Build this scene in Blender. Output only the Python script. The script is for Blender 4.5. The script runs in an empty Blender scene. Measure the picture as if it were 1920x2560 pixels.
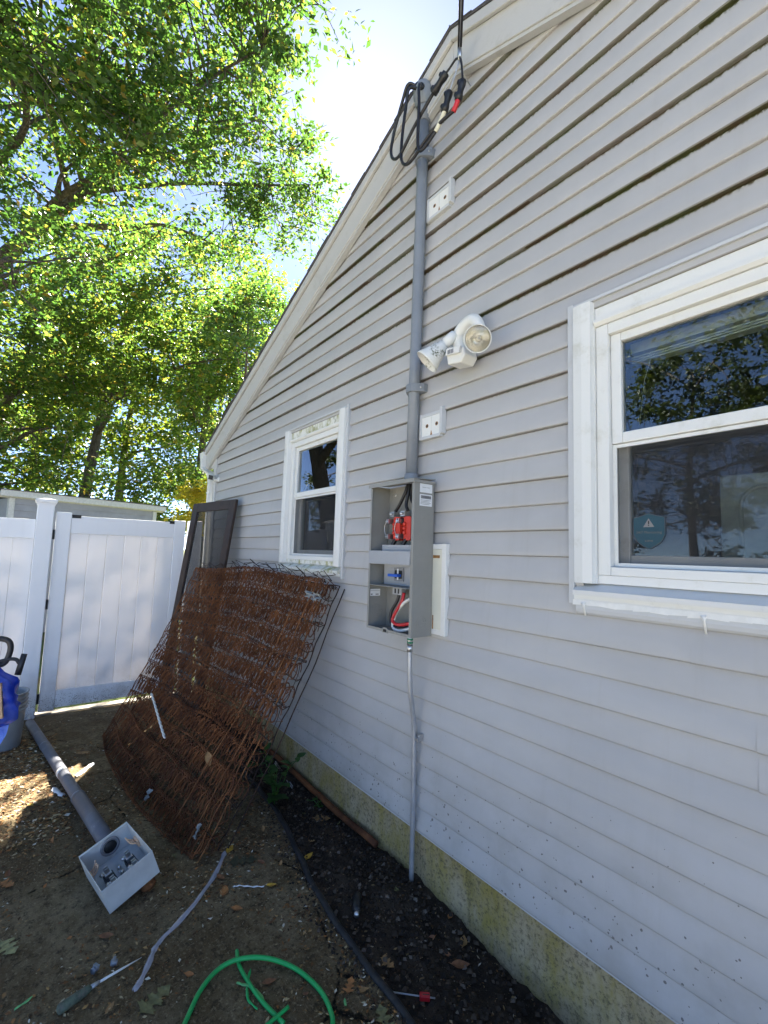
import bpy, math, random
import numpy as np
from mathutils import Vector, Matrix, Quaternion

random.seed(11)
RNG = np.random.default_rng(11)
SC = bpy.context.scene
COL = SC.collection

# ------------------------------------------------------------------ camera
# The gable wall is the plane y = 0 (its outside faces -y); x runs along it, z is up, slab at z = 0.
cam_d = bpy.data.cameras.new('camera')
cam_d.sensor_fit = 'HORIZONTAL'
cam_d.sensor_width = 36.0
cam_d.lens = 21.636
cam_d.clip_start = 0.02
cam_d.clip_end = 2000.0
cam = bpy.data.objects.new('camera', cam_d)
COL.objects.link(cam)
_yaw, _pitch, _roll = 0.917459, 0.090988, 0.031891
_f = Vector((-math.sin(_yaw) * math.cos(_pitch), math.cos(_yaw) * math.cos(_pitch), math.sin(_pitch)))
_r = Vector((math.cos(_yaw), math.sin(_yaw), 0))
_u = _r.cross(_f)
_r2 = math.cos(_roll) * _r + math.sin(_roll) * _u
_u2 = -math.sin(_roll) * _r + math.cos(_roll) * _u
_m = Matrix((_r2, _u2, -_f)).transposed().to_4x4()
_m.translation = Vector((0.0, -1.6044, 1.514))
cam.matrix_world = _m
SC.camera = cam

# ------------------------------------------------------------------ sky, sun, exposure
SUN = Vector((-0.579, 0.390, 0.716)).normalized()
world = bpy.data.worlds.new('World')
SC.world = world
world.use_nodes = True
wn = world.node_tree.nodes
wl = world.node_tree.links
wn.clear()
sky = wn.new('ShaderNodeTexSky')
sky.sky_type = 'NISHITA'
sky.sun_disc = False
sky.sun_elevation = math.asin(SUN.z)
sky.sun_rotation = math.atan2(SUN.x, SUN.y) % (2 * math.pi)
sky.altitude = 50
sky.air_density = 0.30
sky.dust_density = 0.08
sky.ozone_density = 0.5
bg = wn.new('ShaderNodeBackground')
bg.inputs['Strength'].default_value = 0.072
wo = wn.new('ShaderNodeOutputWorld')
wl.new(sky.outputs[0], bg.inputs['Color'])
wl.new(bg.outputs[0], wo.inputs['Surface'])

sun_d = bpy.data.lights.new('sun', 'SUN')
sun_d.energy = 5.0
sun_d.angle = math.radians(0.53)
sun_d.color = (1.0, 0.93, 0.82)
sun = bpy.data.objects.new('sun', sun_d)
COL.objects.link(sun)
sun.rotation_euler = SUN.to_track_quat('Z', 'Y').to_euler()
sun.location = (-20, 14, 25)

SC.view_settings.view_transform = 'Standard'
SC.view_settings.look = 'None'
SC.view_settings.gamma = 1.0
SC.view_settings.exposure = 3.15
SC.view_settings.use_curve_mapping = False
SC.render.engine = 'CYCLES'
SC.cycles.use_denoising = True
SC.cycles.max_bounces = 8
SC.cycles.transparent_max_bounces = 24
SC.cycles.caustics_reflective = False
SC.cycles.caustics_refractive = False
SC.cycles.sample_clamp_indirect = 6.0


# ------------------------------------------------------------------ mesh helpers
class MB:
    """collects shapes, build() links them as one mesh object"""
    def __init__(self):
        self.v = []
        self.f = []
        self.s = []

    def add(self, vs, fs, smooth=False):
        o = len(self.v)
        self.v += [tuple(p) for p in vs]
        self.f += [tuple(i + o for i in q) for q in fs]
        self.s += [smooth] * len(fs)
        return self

    def box(self, a, b, bev=0.0):
        x0, x1 = sorted((a[0], b[0])); y0, y1 = sorted((a[1], b[1])); z0, z1 = sorted((a[2], b[2]))
        if bev <= 0:
            vs = [(x0, y0, z0), (x1, y0, z0), (x1, y1, z0), (x0, y1, z0), (x0, y0, z1), (x1, y0, z1), (x1, y1, z1), (x0, y1, z1)]
            return self.add(vs, [(0, 3, 2, 1), (4, 5, 6, 7), (0, 1, 5, 4), (1, 2, 6, 5), (2, 3, 7, 6), (3, 0, 4, 7)])
        c = bev
        vs = []
        idx = {}
        X = (x0, x1); Y = (y0, y1); Z = (z0, z1)
        for i in (0, 1):
            for j in (0, 1):
                for k in (0, 1):
                    sx = c if i == 0 else -c; sy = c if j == 0 else -c; sz = c if k == 0 else -c
                    idx[(i, j, k, 'x')] = len(vs); vs.append((X[i], Y[j] + sy, Z[k] + sz))
                    idx[(i, j, k, 'y')] = len(vs); vs.append((X[i] + sx, Y[j], Z[k] + sz))
                    idx[(i, j, k, 'z')] = len(vs); vs.append((X[i] + sx, Y[j] + sy, Z[k]))
        g = lambda i, j, k, a: idx[(i, j, k, a)]
        fs = [(g(0,0,0,'x'), g(0,0,1,'x'), g(0,1,1,'x'), g(0,1,0,'x')), (g(1,0,0,'x'), g(1,1,0,'x'), g(1,1,1,'x'), g(1,0,1,'x')),
              (g(0,0,0,'y'), g(1,0,0,'y'), g(1,0,1,'y'), g(0,0,1,'y')), (g(0,1,0,'y'), g(0,1,1,'y'), g(1,1,1,'y'), g(1,1,0,'y')),
              (g(0,0,0,'z'), g(0,1,0,'z'), g(1,1,0,'z'), g(1,0,0,'z')), (g(0,0,1,'z'), g(1,0,1,'z'), g(1,1,1,'z'), g(0,1,1,'z'))]
        for i in (0, 1):
            for j in (0, 1):
                fs.append((g(i,j,0,'x'), g(i,j,0,'y'), g(i,j,1,'y'), g(i,j,1,'x')))
                fs.append((g(i,0,j,'x'), g(i,0,j,'z'), g(i,1,j,'z'), g(i,1,j,'x')))
                fs.append((g(0,i,j,'y'), g(0,i,j,'z'), g(1,i,j,'z'), g(1,i,j,'y')))
                for k in (0, 1):
                    fs.append((g(i,j,k,'x'), g(i,j,k,'y'), g(i,j,k,'z')))
        return self.add(vs, fs)

    def prism(self, poly, d0, d1, axis='y'):
        """poly in the two other axes, extruded along axis"""
        n = len(poly)
        mk = {'y': lambda p, d: (p[0], d, p[1]), 'x': lambda p, d: (d, p[0], p[1]), 'z': lambda p, d: (p[0], p[1], d)}[axis]
        vs = [mk(p, d0) for p in poly] + [mk(p, d1) for p in poly]
        fs = [tuple(range(n)), tuple(range(2 * n - 1, n - 1, -1))]
        for i in range(n):
            j = (i + 1) % n
            fs.append((i, i + n, j + n, j))
        return self.add(vs, fs)

    def tube(self, path, r, n=8, cap=True, smooth=True, flat=None):
        P = [Vector(p) for p in path]
        m = len(P)
        R = r if isinstance(r, (list, tuple)) else [r] * m
        T = []
        for i in range(m):
            a = P[min(i + 1, m - 1)] - P[max(i - 1, 0)]
            T.append(a.normalized() if a.length > 1e-9 else Vector((0, 0, 1)))
        nrm = T[0].orthogonal().normalized()
        if flat is not None:
            nrm = (Vector(flat[0]) - T[0] * T[0].dot(Vector(flat[0]))).normalized()
        vs = []
        for i in range(m):
            if i:
                q = T[i - 1].rotation_difference(T[i])
                nrm = q @ nrm
                nrm = (nrm - T[i] * nrm.dot(T[i])).normalized()
            b = T[i].cross(nrm)
            for k in range(n):
                a = 2 * math.pi * k / n
                ky = 1.0 if flat is None else flat[1]
                vs.append(P[i] + nrm * (R[i] * math.cos(a)) + b * (R[i] * math.sin(a) * ky))
        fs = []
        for i in range(m - 1):
            for k in range(n):
                k2 = (k + 1) % n
                fs.append((i * n + k, i * n + k2, (i + 1) * n + k2, (i + 1) * n + k))
        if cap:
            fs.append(tuple(range(n - 1, -1, -1)))
            fs.append(tuple((m - 1) * n + k for k in range(n)))
        return self.add(vs, fs, smooth)

    def lathe(self, prof, base, axis=(0, 0, 1), n=20, smooth=True):
        """prof: list of (radius, distance along axis)"""
        ax = Vector(axis).normalized()
        a = ax.orthogonal().normalized(); b = ax.cross(a)
        base = Vector(base)
        vs = []
        for (r, h) in prof:
            for k in range(n):
                t = 2 * math.pi * k / n
                vs.append(base + ax * h + a * (r * math.cos(t)) + b * (r * math.sin(t)))
        fs = []
        for i in range(len(prof) - 1):
            for k in range(n):
                k2 = (k + 1) % n
                fs.append((i * n + k, i * n + k2, (i + 1) * n + k2, (i + 1) * n + k))
        return self.add(vs, fs, smooth)

    def xform(self, M):
        self.v = [tuple(M @ Vector(p)) for p in self.v]
        return self

    def mesh(self, name):
        me = bpy.data.meshes.new(name)
        me.from_pydata(self.v, [], self.f)
        me.polygons.foreach_set('use_smooth', self.s)
        me.update()
        return me

    def build(self, name, m, parent=None, loc=None):
        return obj(name, self.mesh(name), m, parent, loc)


def obj(name, me, m, parent=None, loc=None):
    o = bpy.data.objects.new(name, me)
    COL.objects.link(o)
    if m is not None and me is not None and len(me.materials) == 0:
        me.materials.append(m)
    if parent is not None:
        o.parent = parent
    if loc is not None:
        o.location = loc
    return o


def thing(name, label, cat, loc=(0, 0, 0), group=None):
    o = bpy.data.objects.new(name, None)
    COL.objects.link(o)
    o.location = loc
    o.empty_display_size = 0.1
    return tag(o, label, cat, group)


def tag(o, label, cat, group=None):
    o['label'] = label
    o['category'] = cat
    if group:
        o['group'] = group
    return o


def struct(o, label=None):
    o['kind'] = 'structure'
    if label:
        o['label'] = label
    return o


def stuff(o, label=None, cat=None):
    o['kind'] = 'stuff'
    if label:
        o['label'] = label
    if cat:
        o['category'] = cat
    return o


def local(root, pts):
    """world points -> coordinates relative to an un-rotated thing"""
    L = root.location
    return [(p[0] - L.x, p[1] - L.y, p[2] - L.z) for p in pts]


def shift(mb, root):
    L = root.location
    mb.v = [(p[0] - L.x, p[1] - L.y, p[2] - L.z) for p in mb.v]
    return mb


def smooth_path(pts, n=6):
    """Catmull-Rom through pts"""
    P = [Vector(p) for p in pts]
    P = [P[0] * 2 - P[1]] + P + [P[-1] * 2 - P[-2]]
    out = []
    for i in range(1, len(P) - 2):
        for k in range(n):
            t = k / n
            a, b, c, d = P[i - 1], P[i], P[i + 1], P[i + 2]
            out.append(0.5 * ((2 * b) + (c - a) * t + (2 * a - 5 * b + 4 * c - d) * t * t + (3 * b - a - 3 * c + d) * t ** 3))
    out.append(P[-2])
    return out


def soft(o, w=0.003, seg=2):
    md = o.modifiers.new('bevel', 'BEVEL')
    md.width = w
    md.segments = seg
    md.limit_method = 'ANGLE'
    md.angle_limit = math.radians(40)
    return o


# ------------------------------------------------------------------ materials
class NT:
    def __init__(self, name):
        self.m = bpy.data.materials.new(name)
        self.m.use_nodes = True
        self.t = self.m.node_tree
        self.t.nodes.clear()
        self.out = self.n('ShaderNodeOutputMaterial')

    def n(self, kind, **kw):
        nd = self.t.nodes.new(kind)
        for k, v in kw.items():
            setattr(nd, k, v)
        return nd

    def l(self, a, b):
        self.t.links.new(a, b)

    def val(self, sock, v):
        if hasattr(v, 'is_linked') or isinstance(v, bpy.types.NodeSocket):
            self.l(v, sock)
        else:
            sock.default_value = v

    def math(self, op, a, b=None, c=None, clamp=False):
        nd = self.n('ShaderNodeMath', operation=op, use_clamp=clamp)
        self.val(nd.inputs[0], a)
        if b is not None:
            self.val(nd.inputs[1], b)
        if c is not None:
            self.val(nd.inputs[2], c)
        return nd.outputs[0]

    def mix(self, f, a, b):
        nd = self.n('ShaderNodeMix', data_type='RGBA')
        self.val(nd.inputs[0], f)
        self.val(nd.inputs[6], a if not isinstance(a, tuple) else (*a, 1) if len(a) == 3 else a)
        self.val(nd.inputs[7], b if not isinstance(b, tuple) else (*b, 1) if len(b) == 3 else b)
        return nd.outputs[2]

    def pos(self):
        return self.n('ShaderNodeNewGeometry').outputs['Position']

    def objco(self):
        return self.n('ShaderNodeTexCoord').outputs['Object']

    def scaled(self, co, s):
        nd = self.n('ShaderNodeMapping')
        self.l(co, nd.inputs[0])
        nd.inputs['Scale'].default_value = s
        return nd.outputs[0]

    def noise(self, co, scale, detail=4, rough=0.6, dist=0.0):
        nd = self.n('ShaderNodeTexNoise')
        self.l(co, nd.inputs['Vector'])
        nd.inputs['Scale'].default_value = scale
        nd.inputs['Detail'].default_value = detail
        nd.inputs['Roughness'].default_value = rough
        nd.inputs['Distortion'].default_value = dist
        return nd.outputs[0]

    def step(self, v, lo, hi):
        nd = self.n('ShaderNodeMapRange', interpolation_type='SMOOTHSTEP')
        self.val(nd.inputs[0], v)
        nd.inputs[1].default_value = lo
        nd.inputs[2].default_value = hi
        nd.inputs[3].default_value = 0
        nd.inputs[4].default_value = 1
        return nd.outputs[0]

    def ramp(self, v, stops):
        nd = self.n('ShaderNodeValToRGB')
        self.val(nd.inputs[0], v)
        cr = nd.color_ramp
        while len(cr.elements) < len(stops):
            cr.elements.new(0.5)
        for e, (p, c) in zip(cr.elements, stops):
            e.position = p
            e.color = (*c, 1)
        return nd.outputs[0]

    def bump(self, h, strength=0.3, dist=0.01):
        nd = self.n('ShaderNodeBump')
        nd.inputs['Strength'].default_value = strength
        nd.inputs['Distance'].default_value = dist
        self.l(h, nd.inputs['Height'])
        return nd.outputs[0]

    def pbsdf(self, color, rough=0.5, metal=0.0, spec=0.5, normal=None):
        nd = self.n('ShaderNodeBsdfPrincipled')
        self.val(nd.inputs['Base Color'], color if not isinstance(color, tuple) else (*color, 1) if len(color) == 3 else color)
        self.val(nd.inputs['Roughness'], rough)
        self.val(nd.inputs['Metallic'], metal)
        nd.inputs['Specular IOR Level'].default_value = spec
        if normal is not None:
            self.l(normal, nd.inputs['Normal'])
        return nd

    def finish(self, shader):
        self.l(shader.outputs[0] if hasattr(shader, 'outputs') else shader, self.out.inputs['Surface'])
        return self.m


def plain(name, color, rough=0.5, metal=0.0, spec=0.5, var=0.12, scale=30, bump=0.0, bscale=120, dirt=None):
    t = NT(name)
    co = t.pos()
    n = t.noise(co, scale, 4)
    dark = tuple(c * (1 - var) for c in color)
    lite = tuple(min(1, c * (1 + var)) for c in color)
    c = t.mix(t.step(n, 0.3, 0.7), dark, lite)
    if dirt:
        dcol, lo, hi, dsc = dirt
        c = t.mix(t.step(t.noise(co, dsc, 6, 0.7), lo, hi), c, dcol)
    nm = t.bump(t.noise(co, bscale, 3), bump, 0.004) if bump else None
    rr = t.math('ADD', rough - 0.06, t.math('MULTIPLY', n, 0.12))
    return t.finish(t.pbsdf(c, rr, metal, spec, nm))


LAP = 0.1016          # height of one lap of the siding
LINE0 = 2.236         # height of the lap edge level with the light fixture's foot
BOT = LINE0 - 20 * LAP


def siding_mat():
    t = NT('vinyl_siding')
    co = t.pos()
    sep = t.n('ShaderNodeSeparateXYZ'); t.l(co, sep.inputs[0])
    x, z = sep.outputs[0], sep.outputs[2]
    # panels are two laps tall: u is the height inside a panel
    u = t.math('MULTIPLY', t.math('FRACT', t.math('DIVIDE', t.math('ADD', z, 20 * LAP - LINE0 + 2.032), 2 * LAP)), 2 * LAP)
    big = t.noise(t.scaled(co, (0.9, 0.9, 2.0)), 1.6, 4)
    fine = t.noise(co, 60, 3)
    base = t.mix(t.step(big, 0.3, 0.72), (0.410, 0.404, 0.402), (0.466, 0.459, 0.455))
    base = t.mix(t.math('MULTIPLY', fine, 0.10), base, (0.36, 0.36, 0.36))
    # faint brownish film that has run down from the laps
    run = t.noise(t.scaled(co, (14, 1, 0.9)), 1.0, 5, 0.65)
    base = t.mix(t.math('MULTIPLY', t.step(run, 0.52, 0.8), 0.22), base, (0.33, 0.30, 0.27))
    # distance below the lap of this panel / below the groove in the panel's middle
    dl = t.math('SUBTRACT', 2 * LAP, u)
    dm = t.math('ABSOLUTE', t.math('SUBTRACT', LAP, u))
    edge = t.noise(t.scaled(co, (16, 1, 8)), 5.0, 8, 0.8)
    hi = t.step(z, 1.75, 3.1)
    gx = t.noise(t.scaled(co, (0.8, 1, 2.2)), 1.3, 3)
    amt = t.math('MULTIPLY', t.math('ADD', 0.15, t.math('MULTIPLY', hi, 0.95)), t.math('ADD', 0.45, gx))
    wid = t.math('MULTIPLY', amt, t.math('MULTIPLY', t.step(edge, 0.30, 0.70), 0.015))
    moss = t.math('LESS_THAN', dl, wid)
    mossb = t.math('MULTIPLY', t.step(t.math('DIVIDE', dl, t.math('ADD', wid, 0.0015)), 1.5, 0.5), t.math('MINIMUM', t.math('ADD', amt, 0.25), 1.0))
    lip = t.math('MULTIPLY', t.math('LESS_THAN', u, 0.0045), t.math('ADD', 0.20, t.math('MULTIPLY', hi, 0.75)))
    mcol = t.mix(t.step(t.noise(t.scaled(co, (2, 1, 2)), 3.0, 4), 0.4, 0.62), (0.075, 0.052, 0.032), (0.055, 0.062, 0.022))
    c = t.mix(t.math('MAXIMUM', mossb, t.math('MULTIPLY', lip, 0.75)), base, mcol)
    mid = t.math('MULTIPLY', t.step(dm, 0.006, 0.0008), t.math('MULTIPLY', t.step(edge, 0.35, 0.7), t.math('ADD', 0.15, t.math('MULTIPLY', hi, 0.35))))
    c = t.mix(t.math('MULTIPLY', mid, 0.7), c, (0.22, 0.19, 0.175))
    # mud splashes near the ground
    vor = t.n('ShaderNodeTexVoronoi'); t.l(co, vor.inputs['Vector']); vor.inputs['Scale'].default_value = 52
    low = t.step(z, 1.0, 0.2)
    spot = t.math('MULTIPLY', t.math('LESS_THAN', vor.outputs['Distance'], t.math('MULTIPLY', t.math('ADD', 0.03, t.math('MULTIPLY', low, 0.30)), t.step(t.noise(co, 37, 2), 0.38, 0.72))),
                  t.math('GREATER_THAN', t.noise(co, 26, 2), t.math('SUBTRACT', 0.63, t.math('MULTIPLY', low, 0.22))))
    c = t.mix(t.math('MULTIPLY', spot, 0.75), c, (0.06, 0.05, 0.045))
    film = t.math('MULTIPLY', t.step(z, 0.9, 0.2), t.math('MULTIPLY', t.step(t.noise(co, 7, 5), 0.4, 0.75), 0.35))
    c = t.mix(film, c, (0.25, 0.235, 0.2))
    grain = t.noise(t.scaled(co, (1.2, 1, 18)), 14, 3)
    nm = t.bump(grain, 0.06, 0.004)
    return t.finish(t.pbsdf(c, 0.46, 0, 0.35, nm))


def foundation_mat():
    t = NT('mossy_concrete')
    co = t.pos()
    n1 = t.noise(co, 3.2, 6, 0.65); n2 = t.noise(co, 62, 6, 0.78); n3 = t.noise(t.scaled(co, (1.6, 1, 0.8)), 4.5, 7, 0.7); n4 = t.noise(t.scaled(co, (1, 1, 0.35)), 16, 6, 0.75)
    c = t.mix(t.step(n1, 0.3, 0.7), (0.36, 0.285, 0.165), (0.48, 0.40, 0.26))
    c = t.mix(t.math('MULTIPLY', t.step(n3, 0.38, 0.68), 0.8), c, (0.33, 0.265, 0.055))
    c = t.mix(t.math('MULTIPLY', t.step(n4, 0.5, 0.72), 0.6), c, (0.12, 0.11, 0.055))
    c = t.mix(t.math('MULTIPLY', t.step(n2, 0.48, 0.64), 0.7), c, (0.075, 0.068, 0.045))
    nm = t.bump(n2, 0.8, 0.010)
    return t.finish(t.pbsdf(c, 0.95, 0, 0.15, nm))


def slab_mat():
    t = NT('dirty_concrete')
    co = t.pos()
    n1 = t.noise(co, 1.7, 6, 0.65); n2 = t.noise(co, 30, 8, 0.8); n3 = t.noise(co, 210, 4, 0.7); n4 = t.noise(co, 5.5, 7, 0.72); n5 = t.noise(co, 75, 5, 0.75)
    c = t.mix(t.step(n1, 0.32, 0.66), (0.162, 0.116, 0.062), (0.285, 0.218, 0.125))
    c = t.mix(t.math('MULTIPLY', t.step(n4, 0.42, 0.62), 0.8), c, (0.130, 0.086, 0.041))
    c = t.mix(t.math('MULTIPLY', t.step(n2, 0.48, 0.62), 0.75), c, (0.048, 0.035, 0.021))
    c = t.mix(t.math('MULTIPLY', t.step(n5, 0.52, 0.66), 0.7), c, (0.38, 0.30, 0.18))
    c = t.mix(t.math('MULTIPLY', t.step(n3, 0.54, 0.68), 0.6), c, (0.048, 0.035, 0.022))
    vor = t.n('ShaderNodeTexVoronoi', feature='DISTANCE_TO_EDGE'); t.l(co, vor.inputs['Vector']); vor.inputs['Scale'].default_value = 1.1
    crack = t.math('MULTIPLY', t.step(t.math('ADD', vor.outputs['Distance'], t.math('MULTIPLY', t.math('SUBTRACT', n2, 0.5), 0.05)), 0.008, 0.0), t.step(n4, 0.46, 0.55))
    c = t.mix(crack, c, (0.014, 0.012, 0.009))
    h = t.math('SUBTRACT', t.math('ADD', t.math('MULTIPLY', n2, 0.9), t.math('MULTIPLY', n3, 0.6)), t.math('MULTIPLY', crack, 1.2))
    return t.finish(t.pbsdf(c, 0.95, 0, 0.12, t.bump(h, 1.0, 0.012)))


def soil_mat():
    t = NT('dark_soil')
    co = t.pos()
    n1 = t.noise(co, 5, 6, 0.7); n2 = t.noise(co, 60, 6, 0.75); n3 = t.noise(co, 220, 3)
    c = t.mix(t.step(n1, 0.35, 0.68), (0.026, 0.018, 0.012), (0.080, 0.056, 0.036))
    c = t.mix(t.math('MULTIPLY', t.step(n2, 0.55, 0.75), 0.6), c, (0.055, 0.036, 0.02))
    return t.finish(t.pbsdf(c, 0.9, 0, 0.3, t.bump(t.math('ADD', n2, t.math('MULTIPLY', n3, 0.4)), 1.0, 0.012)))


def grass_mat():
    t = NT('lawn_ground')
    co = t.pos()
    n1 = t.noise(co, 0.7, 5); n2 = t.noise(co, 40, 5, 0.7)
    c = t.mix(t.step(n2, 0.3, 0.7), (0.05, 0.085, 0.018), (0.11, 0.14, 0.035))
    c = t.mix(t.step(n1, 0.45, 0.65), c, (0.16, 0.13, 0.06))
    return t.finish(t.pbsdf(c, 0.95, 0, 0.2, t.bump(n2, 1.0, 0.03)))


def white_vinyl(name, col=(0.78, 0.79, 0.79), dirt=(0.33, 0.33, 0.22), amt=0.4, rough=0.38, low=None):
    t = NT(name)
    co = t.pos()
    n = t.noise(co, 9, 6, 0.7)
    c = t.mix(t.math('MULTIPLY', t.step(n, 0.53, 0.78), amt), col, dirt)
    sp = t.noise(co, 120, 3, 0.7)
    c = t.mix(t.math('MULTIPLY', t.step(sp, 0.62, 0.8), amt * 0.4), c, (0.2, 0.19, 0.16))
    return t.finish(t.pbsdf(c, rough, 0, 0.45, t.bump(t.noise(co, 20, 3), 0.05, 0.004)))


def fence_vinyl(name='fence_vinyl', thin=0.26):
    """thin white vinyl: lets some of the sun behind it through; splashed with soil near the ground"""
    t = NT(name)
    co = t.pos()
    sep = t.n('ShaderNodeSeparateXYZ'); t.l(co, sep.inputs[0])
    z = sep.outputs[2]
    vor = t.n('ShaderNodeTexVoronoi'); t.l(co, vor.inputs['Vector']); vor.inputs['Scale'].default_value = 95
    low = t.step(z, 0.42, 0.0)
    mud = t.math('LESS_THAN', t.math('ADD', vor.outputs['Distance'], t.math('MULTIPLY', t.noise(co, 18, 4), 0.55)), t.math('MULTIPLY', low, 0.60))
    streak = t.noise(t.scaled(co, (1, 22, 1.2)), 1.0, 4)
    c = t.mix(t.math('MULTIPLY', t.step(streak, 0.5, 0.8), 0.10), (0.80, 0.81, 0.83), (0.6, 0.6, 0.58))
    c = t.mix(t.math('MULTIPLY', mud, 0.8), c, (0.10, 0.075, 0.055))
    film = t.math('MULTIPLY', t.step(z, 0.5, 0.0), t.math('MULTIPLY', t.step(t.noise(co, 8, 4), 0.35, 0.7), 0.45))
    c = t.mix(film, c, (0.32, 0.28, 0.24))
    p = t.pbsdf(c, 0.35, 0, 0.45)
    tr = t.n('ShaderNodeBsdfTranslucent'); t.val(tr.inputs['Color'], (0.80, 0.75, 0.70, 1))
    mx = t.n('ShaderNodeMixShader'); mx.inputs[0].default_value = thin
    t.l(p.outputs[0], mx.inputs[1]); t.l(tr.outputs[0], mx.inputs[2])
    return t.finish(mx)


def glass_mat(name='window_glass', tint=(0.93, 0.97, 0.95), ior=1.52, boost=1.0):
    t = NT(name)
    fr = t.n('ShaderNodeFresnel'); fr.inputs['IOR'].default_value = ior
    tr = t.n('ShaderNodeBsdfTransparent'); tr.inputs['Color'].default_value = (*tint, 1)
    gl = t.n('ShaderNodeBsdfGlossy'); gl.inputs['Roughness'].default_value = 0.012
    gl.inputs['Color'].default_value = (0.9, 0.95, 1.0, 1)
    wv = t.noise(t.pos(), 2.2, 2)
    t.l(t.bump(wv, 0.05, 0.01), gl.inputs['Normal'])
    mx = t.n('ShaderNodeMixShader')
    t.l(t.math('MULTIPLY', fr.outputs[0], boost, clamp=True), mx.inputs[0]); t.l(tr.outputs[0], mx.inputs[1]); t.l(gl.outputs[0], mx.inputs[2])
    return t.finish(mx)


def screen_mat(name, col, cover):
    t = NT(name)
    co = t.pos()
    d = t.n('ShaderNodeBsdfDiffuse'); d.inputs['Color'].default_value = (*col, 1)
    tr = t.n('ShaderNodeBsdfTransparent')
    mx = t.n('ShaderNodeMixShader')
    cov = t.math('ADD', cover - 0.05, t.math('MULTIPLY', t.noise(co, 6, 3), 0.10))
    t.l(cov, mx.inputs[0]); t.l(tr.outputs[0], mx.inputs[1]); t.l(d.outputs[0], mx.inputs[2])
    return t.finish(mx)


def leaf_mat(name, stops, trans, rough=0.45, mixf=0.5):
    t = NT(name)
    rnd = t.n('ShaderNodeNewGeometry').outputs['Random Per Island']
    c = t.ramp(rnd, stops)
    p = t.pbsdf(c, rough, 0, 0.4)
    tl = t.n('ShaderNodeBsdfTranslucent')
    t.l(t.ramp(rnd, trans), tl.inputs['Color'])
    mx = t.n('ShaderNodeMixShader'); mx.inputs[0].default_value = mixf
    t.l(p.outputs[0], mx.inputs[1]); t.l(tl.outputs[0], mx.inputs[2])
    return t.finish(mx)


def island_mat(name, stops, rough=0.8):
    t = NT(name)
    rnd = t.n('ShaderNodeNewGeometry').outputs['Random Per Island']
    c = t.ramp(rnd, stops)
    n = t.noise(t.pos(), 90, 4)
    c = t.mix(t.math('MULTIPLY', t.step(n, 0.5, 0.75), 0.45), c, (0.03, 0.022, 0.014))
    return t.finish(t.pbsdf(c, rough, 0, 0.25))


def rust_mat(name='rust', a=(0.085, 0.032, 0.016), b=(0.24, 0.092, 0.034)):
    t = NT(name)
    co = t.pos()
    n = t.noise(co, 7, 5, 0.7); n2 = t.noise(co, 90, 3)
    c = t.mix(t.step(n, 0.35, 0.68), a, b)
    c = t.mix(t.math('MULTIPLY', t.step(n2, 0.55, 0.75), 0.5), c, (0.27, 0.11, 0.035))
    return t.finish(t.pbsdf(c, 0.85, 0.15, 0.3))


def dirty_white():
    """chalky white paint with green algae"""
    t = NT('algae_white_paint')
    co = t.pos()
    n = t.noise(co, 16, 6, 0.7); n2 = t.noise(t.scaled(co, (1.6, 1, 1)), 9, 6, 0.7)
    c = t.mix(t.step(n2, 0.44, 0.66), (0.70, 0.70, 0.66), (0.33, 0.33, 0.15))
    c = t.mix(t.math('MULTIPLY', t.step(n, 0.55, 0.7), 0.7), c, (0.12, 0.13, 0.03))
    return t.finish(t.pbsdf(c, 0.8, 0, 0.2, t.bump(n, 0.4, 0.004)))


def shingle_mat():
    t = NT('asphalt_shingles')
    co = t.pos()
    n = t.noise(co, 90, 4)
    return t.finish(t.pbsdf(t.mix(n, (0.05, 0.05, 0.055), (0.13, 0.125, 0.13)), 0.95, 0, 0.2))


def algae_cone():
    t = NT('algae_spotted_white')
    co = t.pos()
    n = t.noise(co, 85, 5, 0.75); n2 = t.noise(co, 12, 3)
    c = t.mix(t.math('MULTIPLY', t.step(n, 0.47, 0.56), t.step(n2, 0.48, 0.62)), (0.72, 0.72, 0.69), (0.07, 0.085, 0.03))
    return t.finish(t.pbsdf(c, 0.45))


def bark_mat():
    t = NT('bark')
    co = t.pos()
    n = t.noise(t.scaled(co, (6, 6, 1.4)), 5, 6, 0.7)
    c = t.mix(t.step(n, 0.3, 0.7), (0.045, 0.036, 0.027), (0.15, 0.125, 0.10))
    return t.finish(t.pbsdf(c, 0.95, 0, 0.2, t.bump(n, 0.8, 0.03)))


M = {}
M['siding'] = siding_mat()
M['foundation'] = foundation_mat()
M['slab'] = slab_mat()
M['soil'] = soil_mat()
M['lawn'] = grass_mat()
M['trim'] = white_vinyl('rake_trim', (0.47, 0.465, 0.45), (0.28, 0.26, 0.21), 0.4, 0.5)
M['window'] = white_vinyl('window_vinyl', (0.70, 0.70, 0.675), (0.40, 0.38, 0.28), 0.4, 0.4)
M['jchannel'] = white_vinyl('channel_vinyl', (0.52, 0.53, 0.54), (0.3, 0.29, 0.25), 0.3, 0.45)
M['algae'] = dirty_white()
M['chalky'] = white_vinyl('chalky_paint', (0.66, 0.66, 0.64), (0.36, 0.35, 0.31), 0.6, 0.7)
M['fence'] = fence_vinyl('fence_vinyl_hollow', 0.06)
M['fencethin'] = fence_vinyl('fence_vinyl_board', 0.19)
M['glass'] = glass_mat('window_glass', boost=1.7)
M['screen'] = screen_mat('insect_mesh', (0.05, 0.05, 0.052), 0.50)
M['doorscreen'] = screen_mat('door_mesh', (0.06, 0.06, 0.06), 0.52)
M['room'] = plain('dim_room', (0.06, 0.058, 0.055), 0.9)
M['blind'] = plain('blind_vinyl', (0.42, 0.43, 0.39), 0.6)
M['indoor'] = plain('indoor_white', (0.62, 0.66, 0.62), 0.5)
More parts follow.
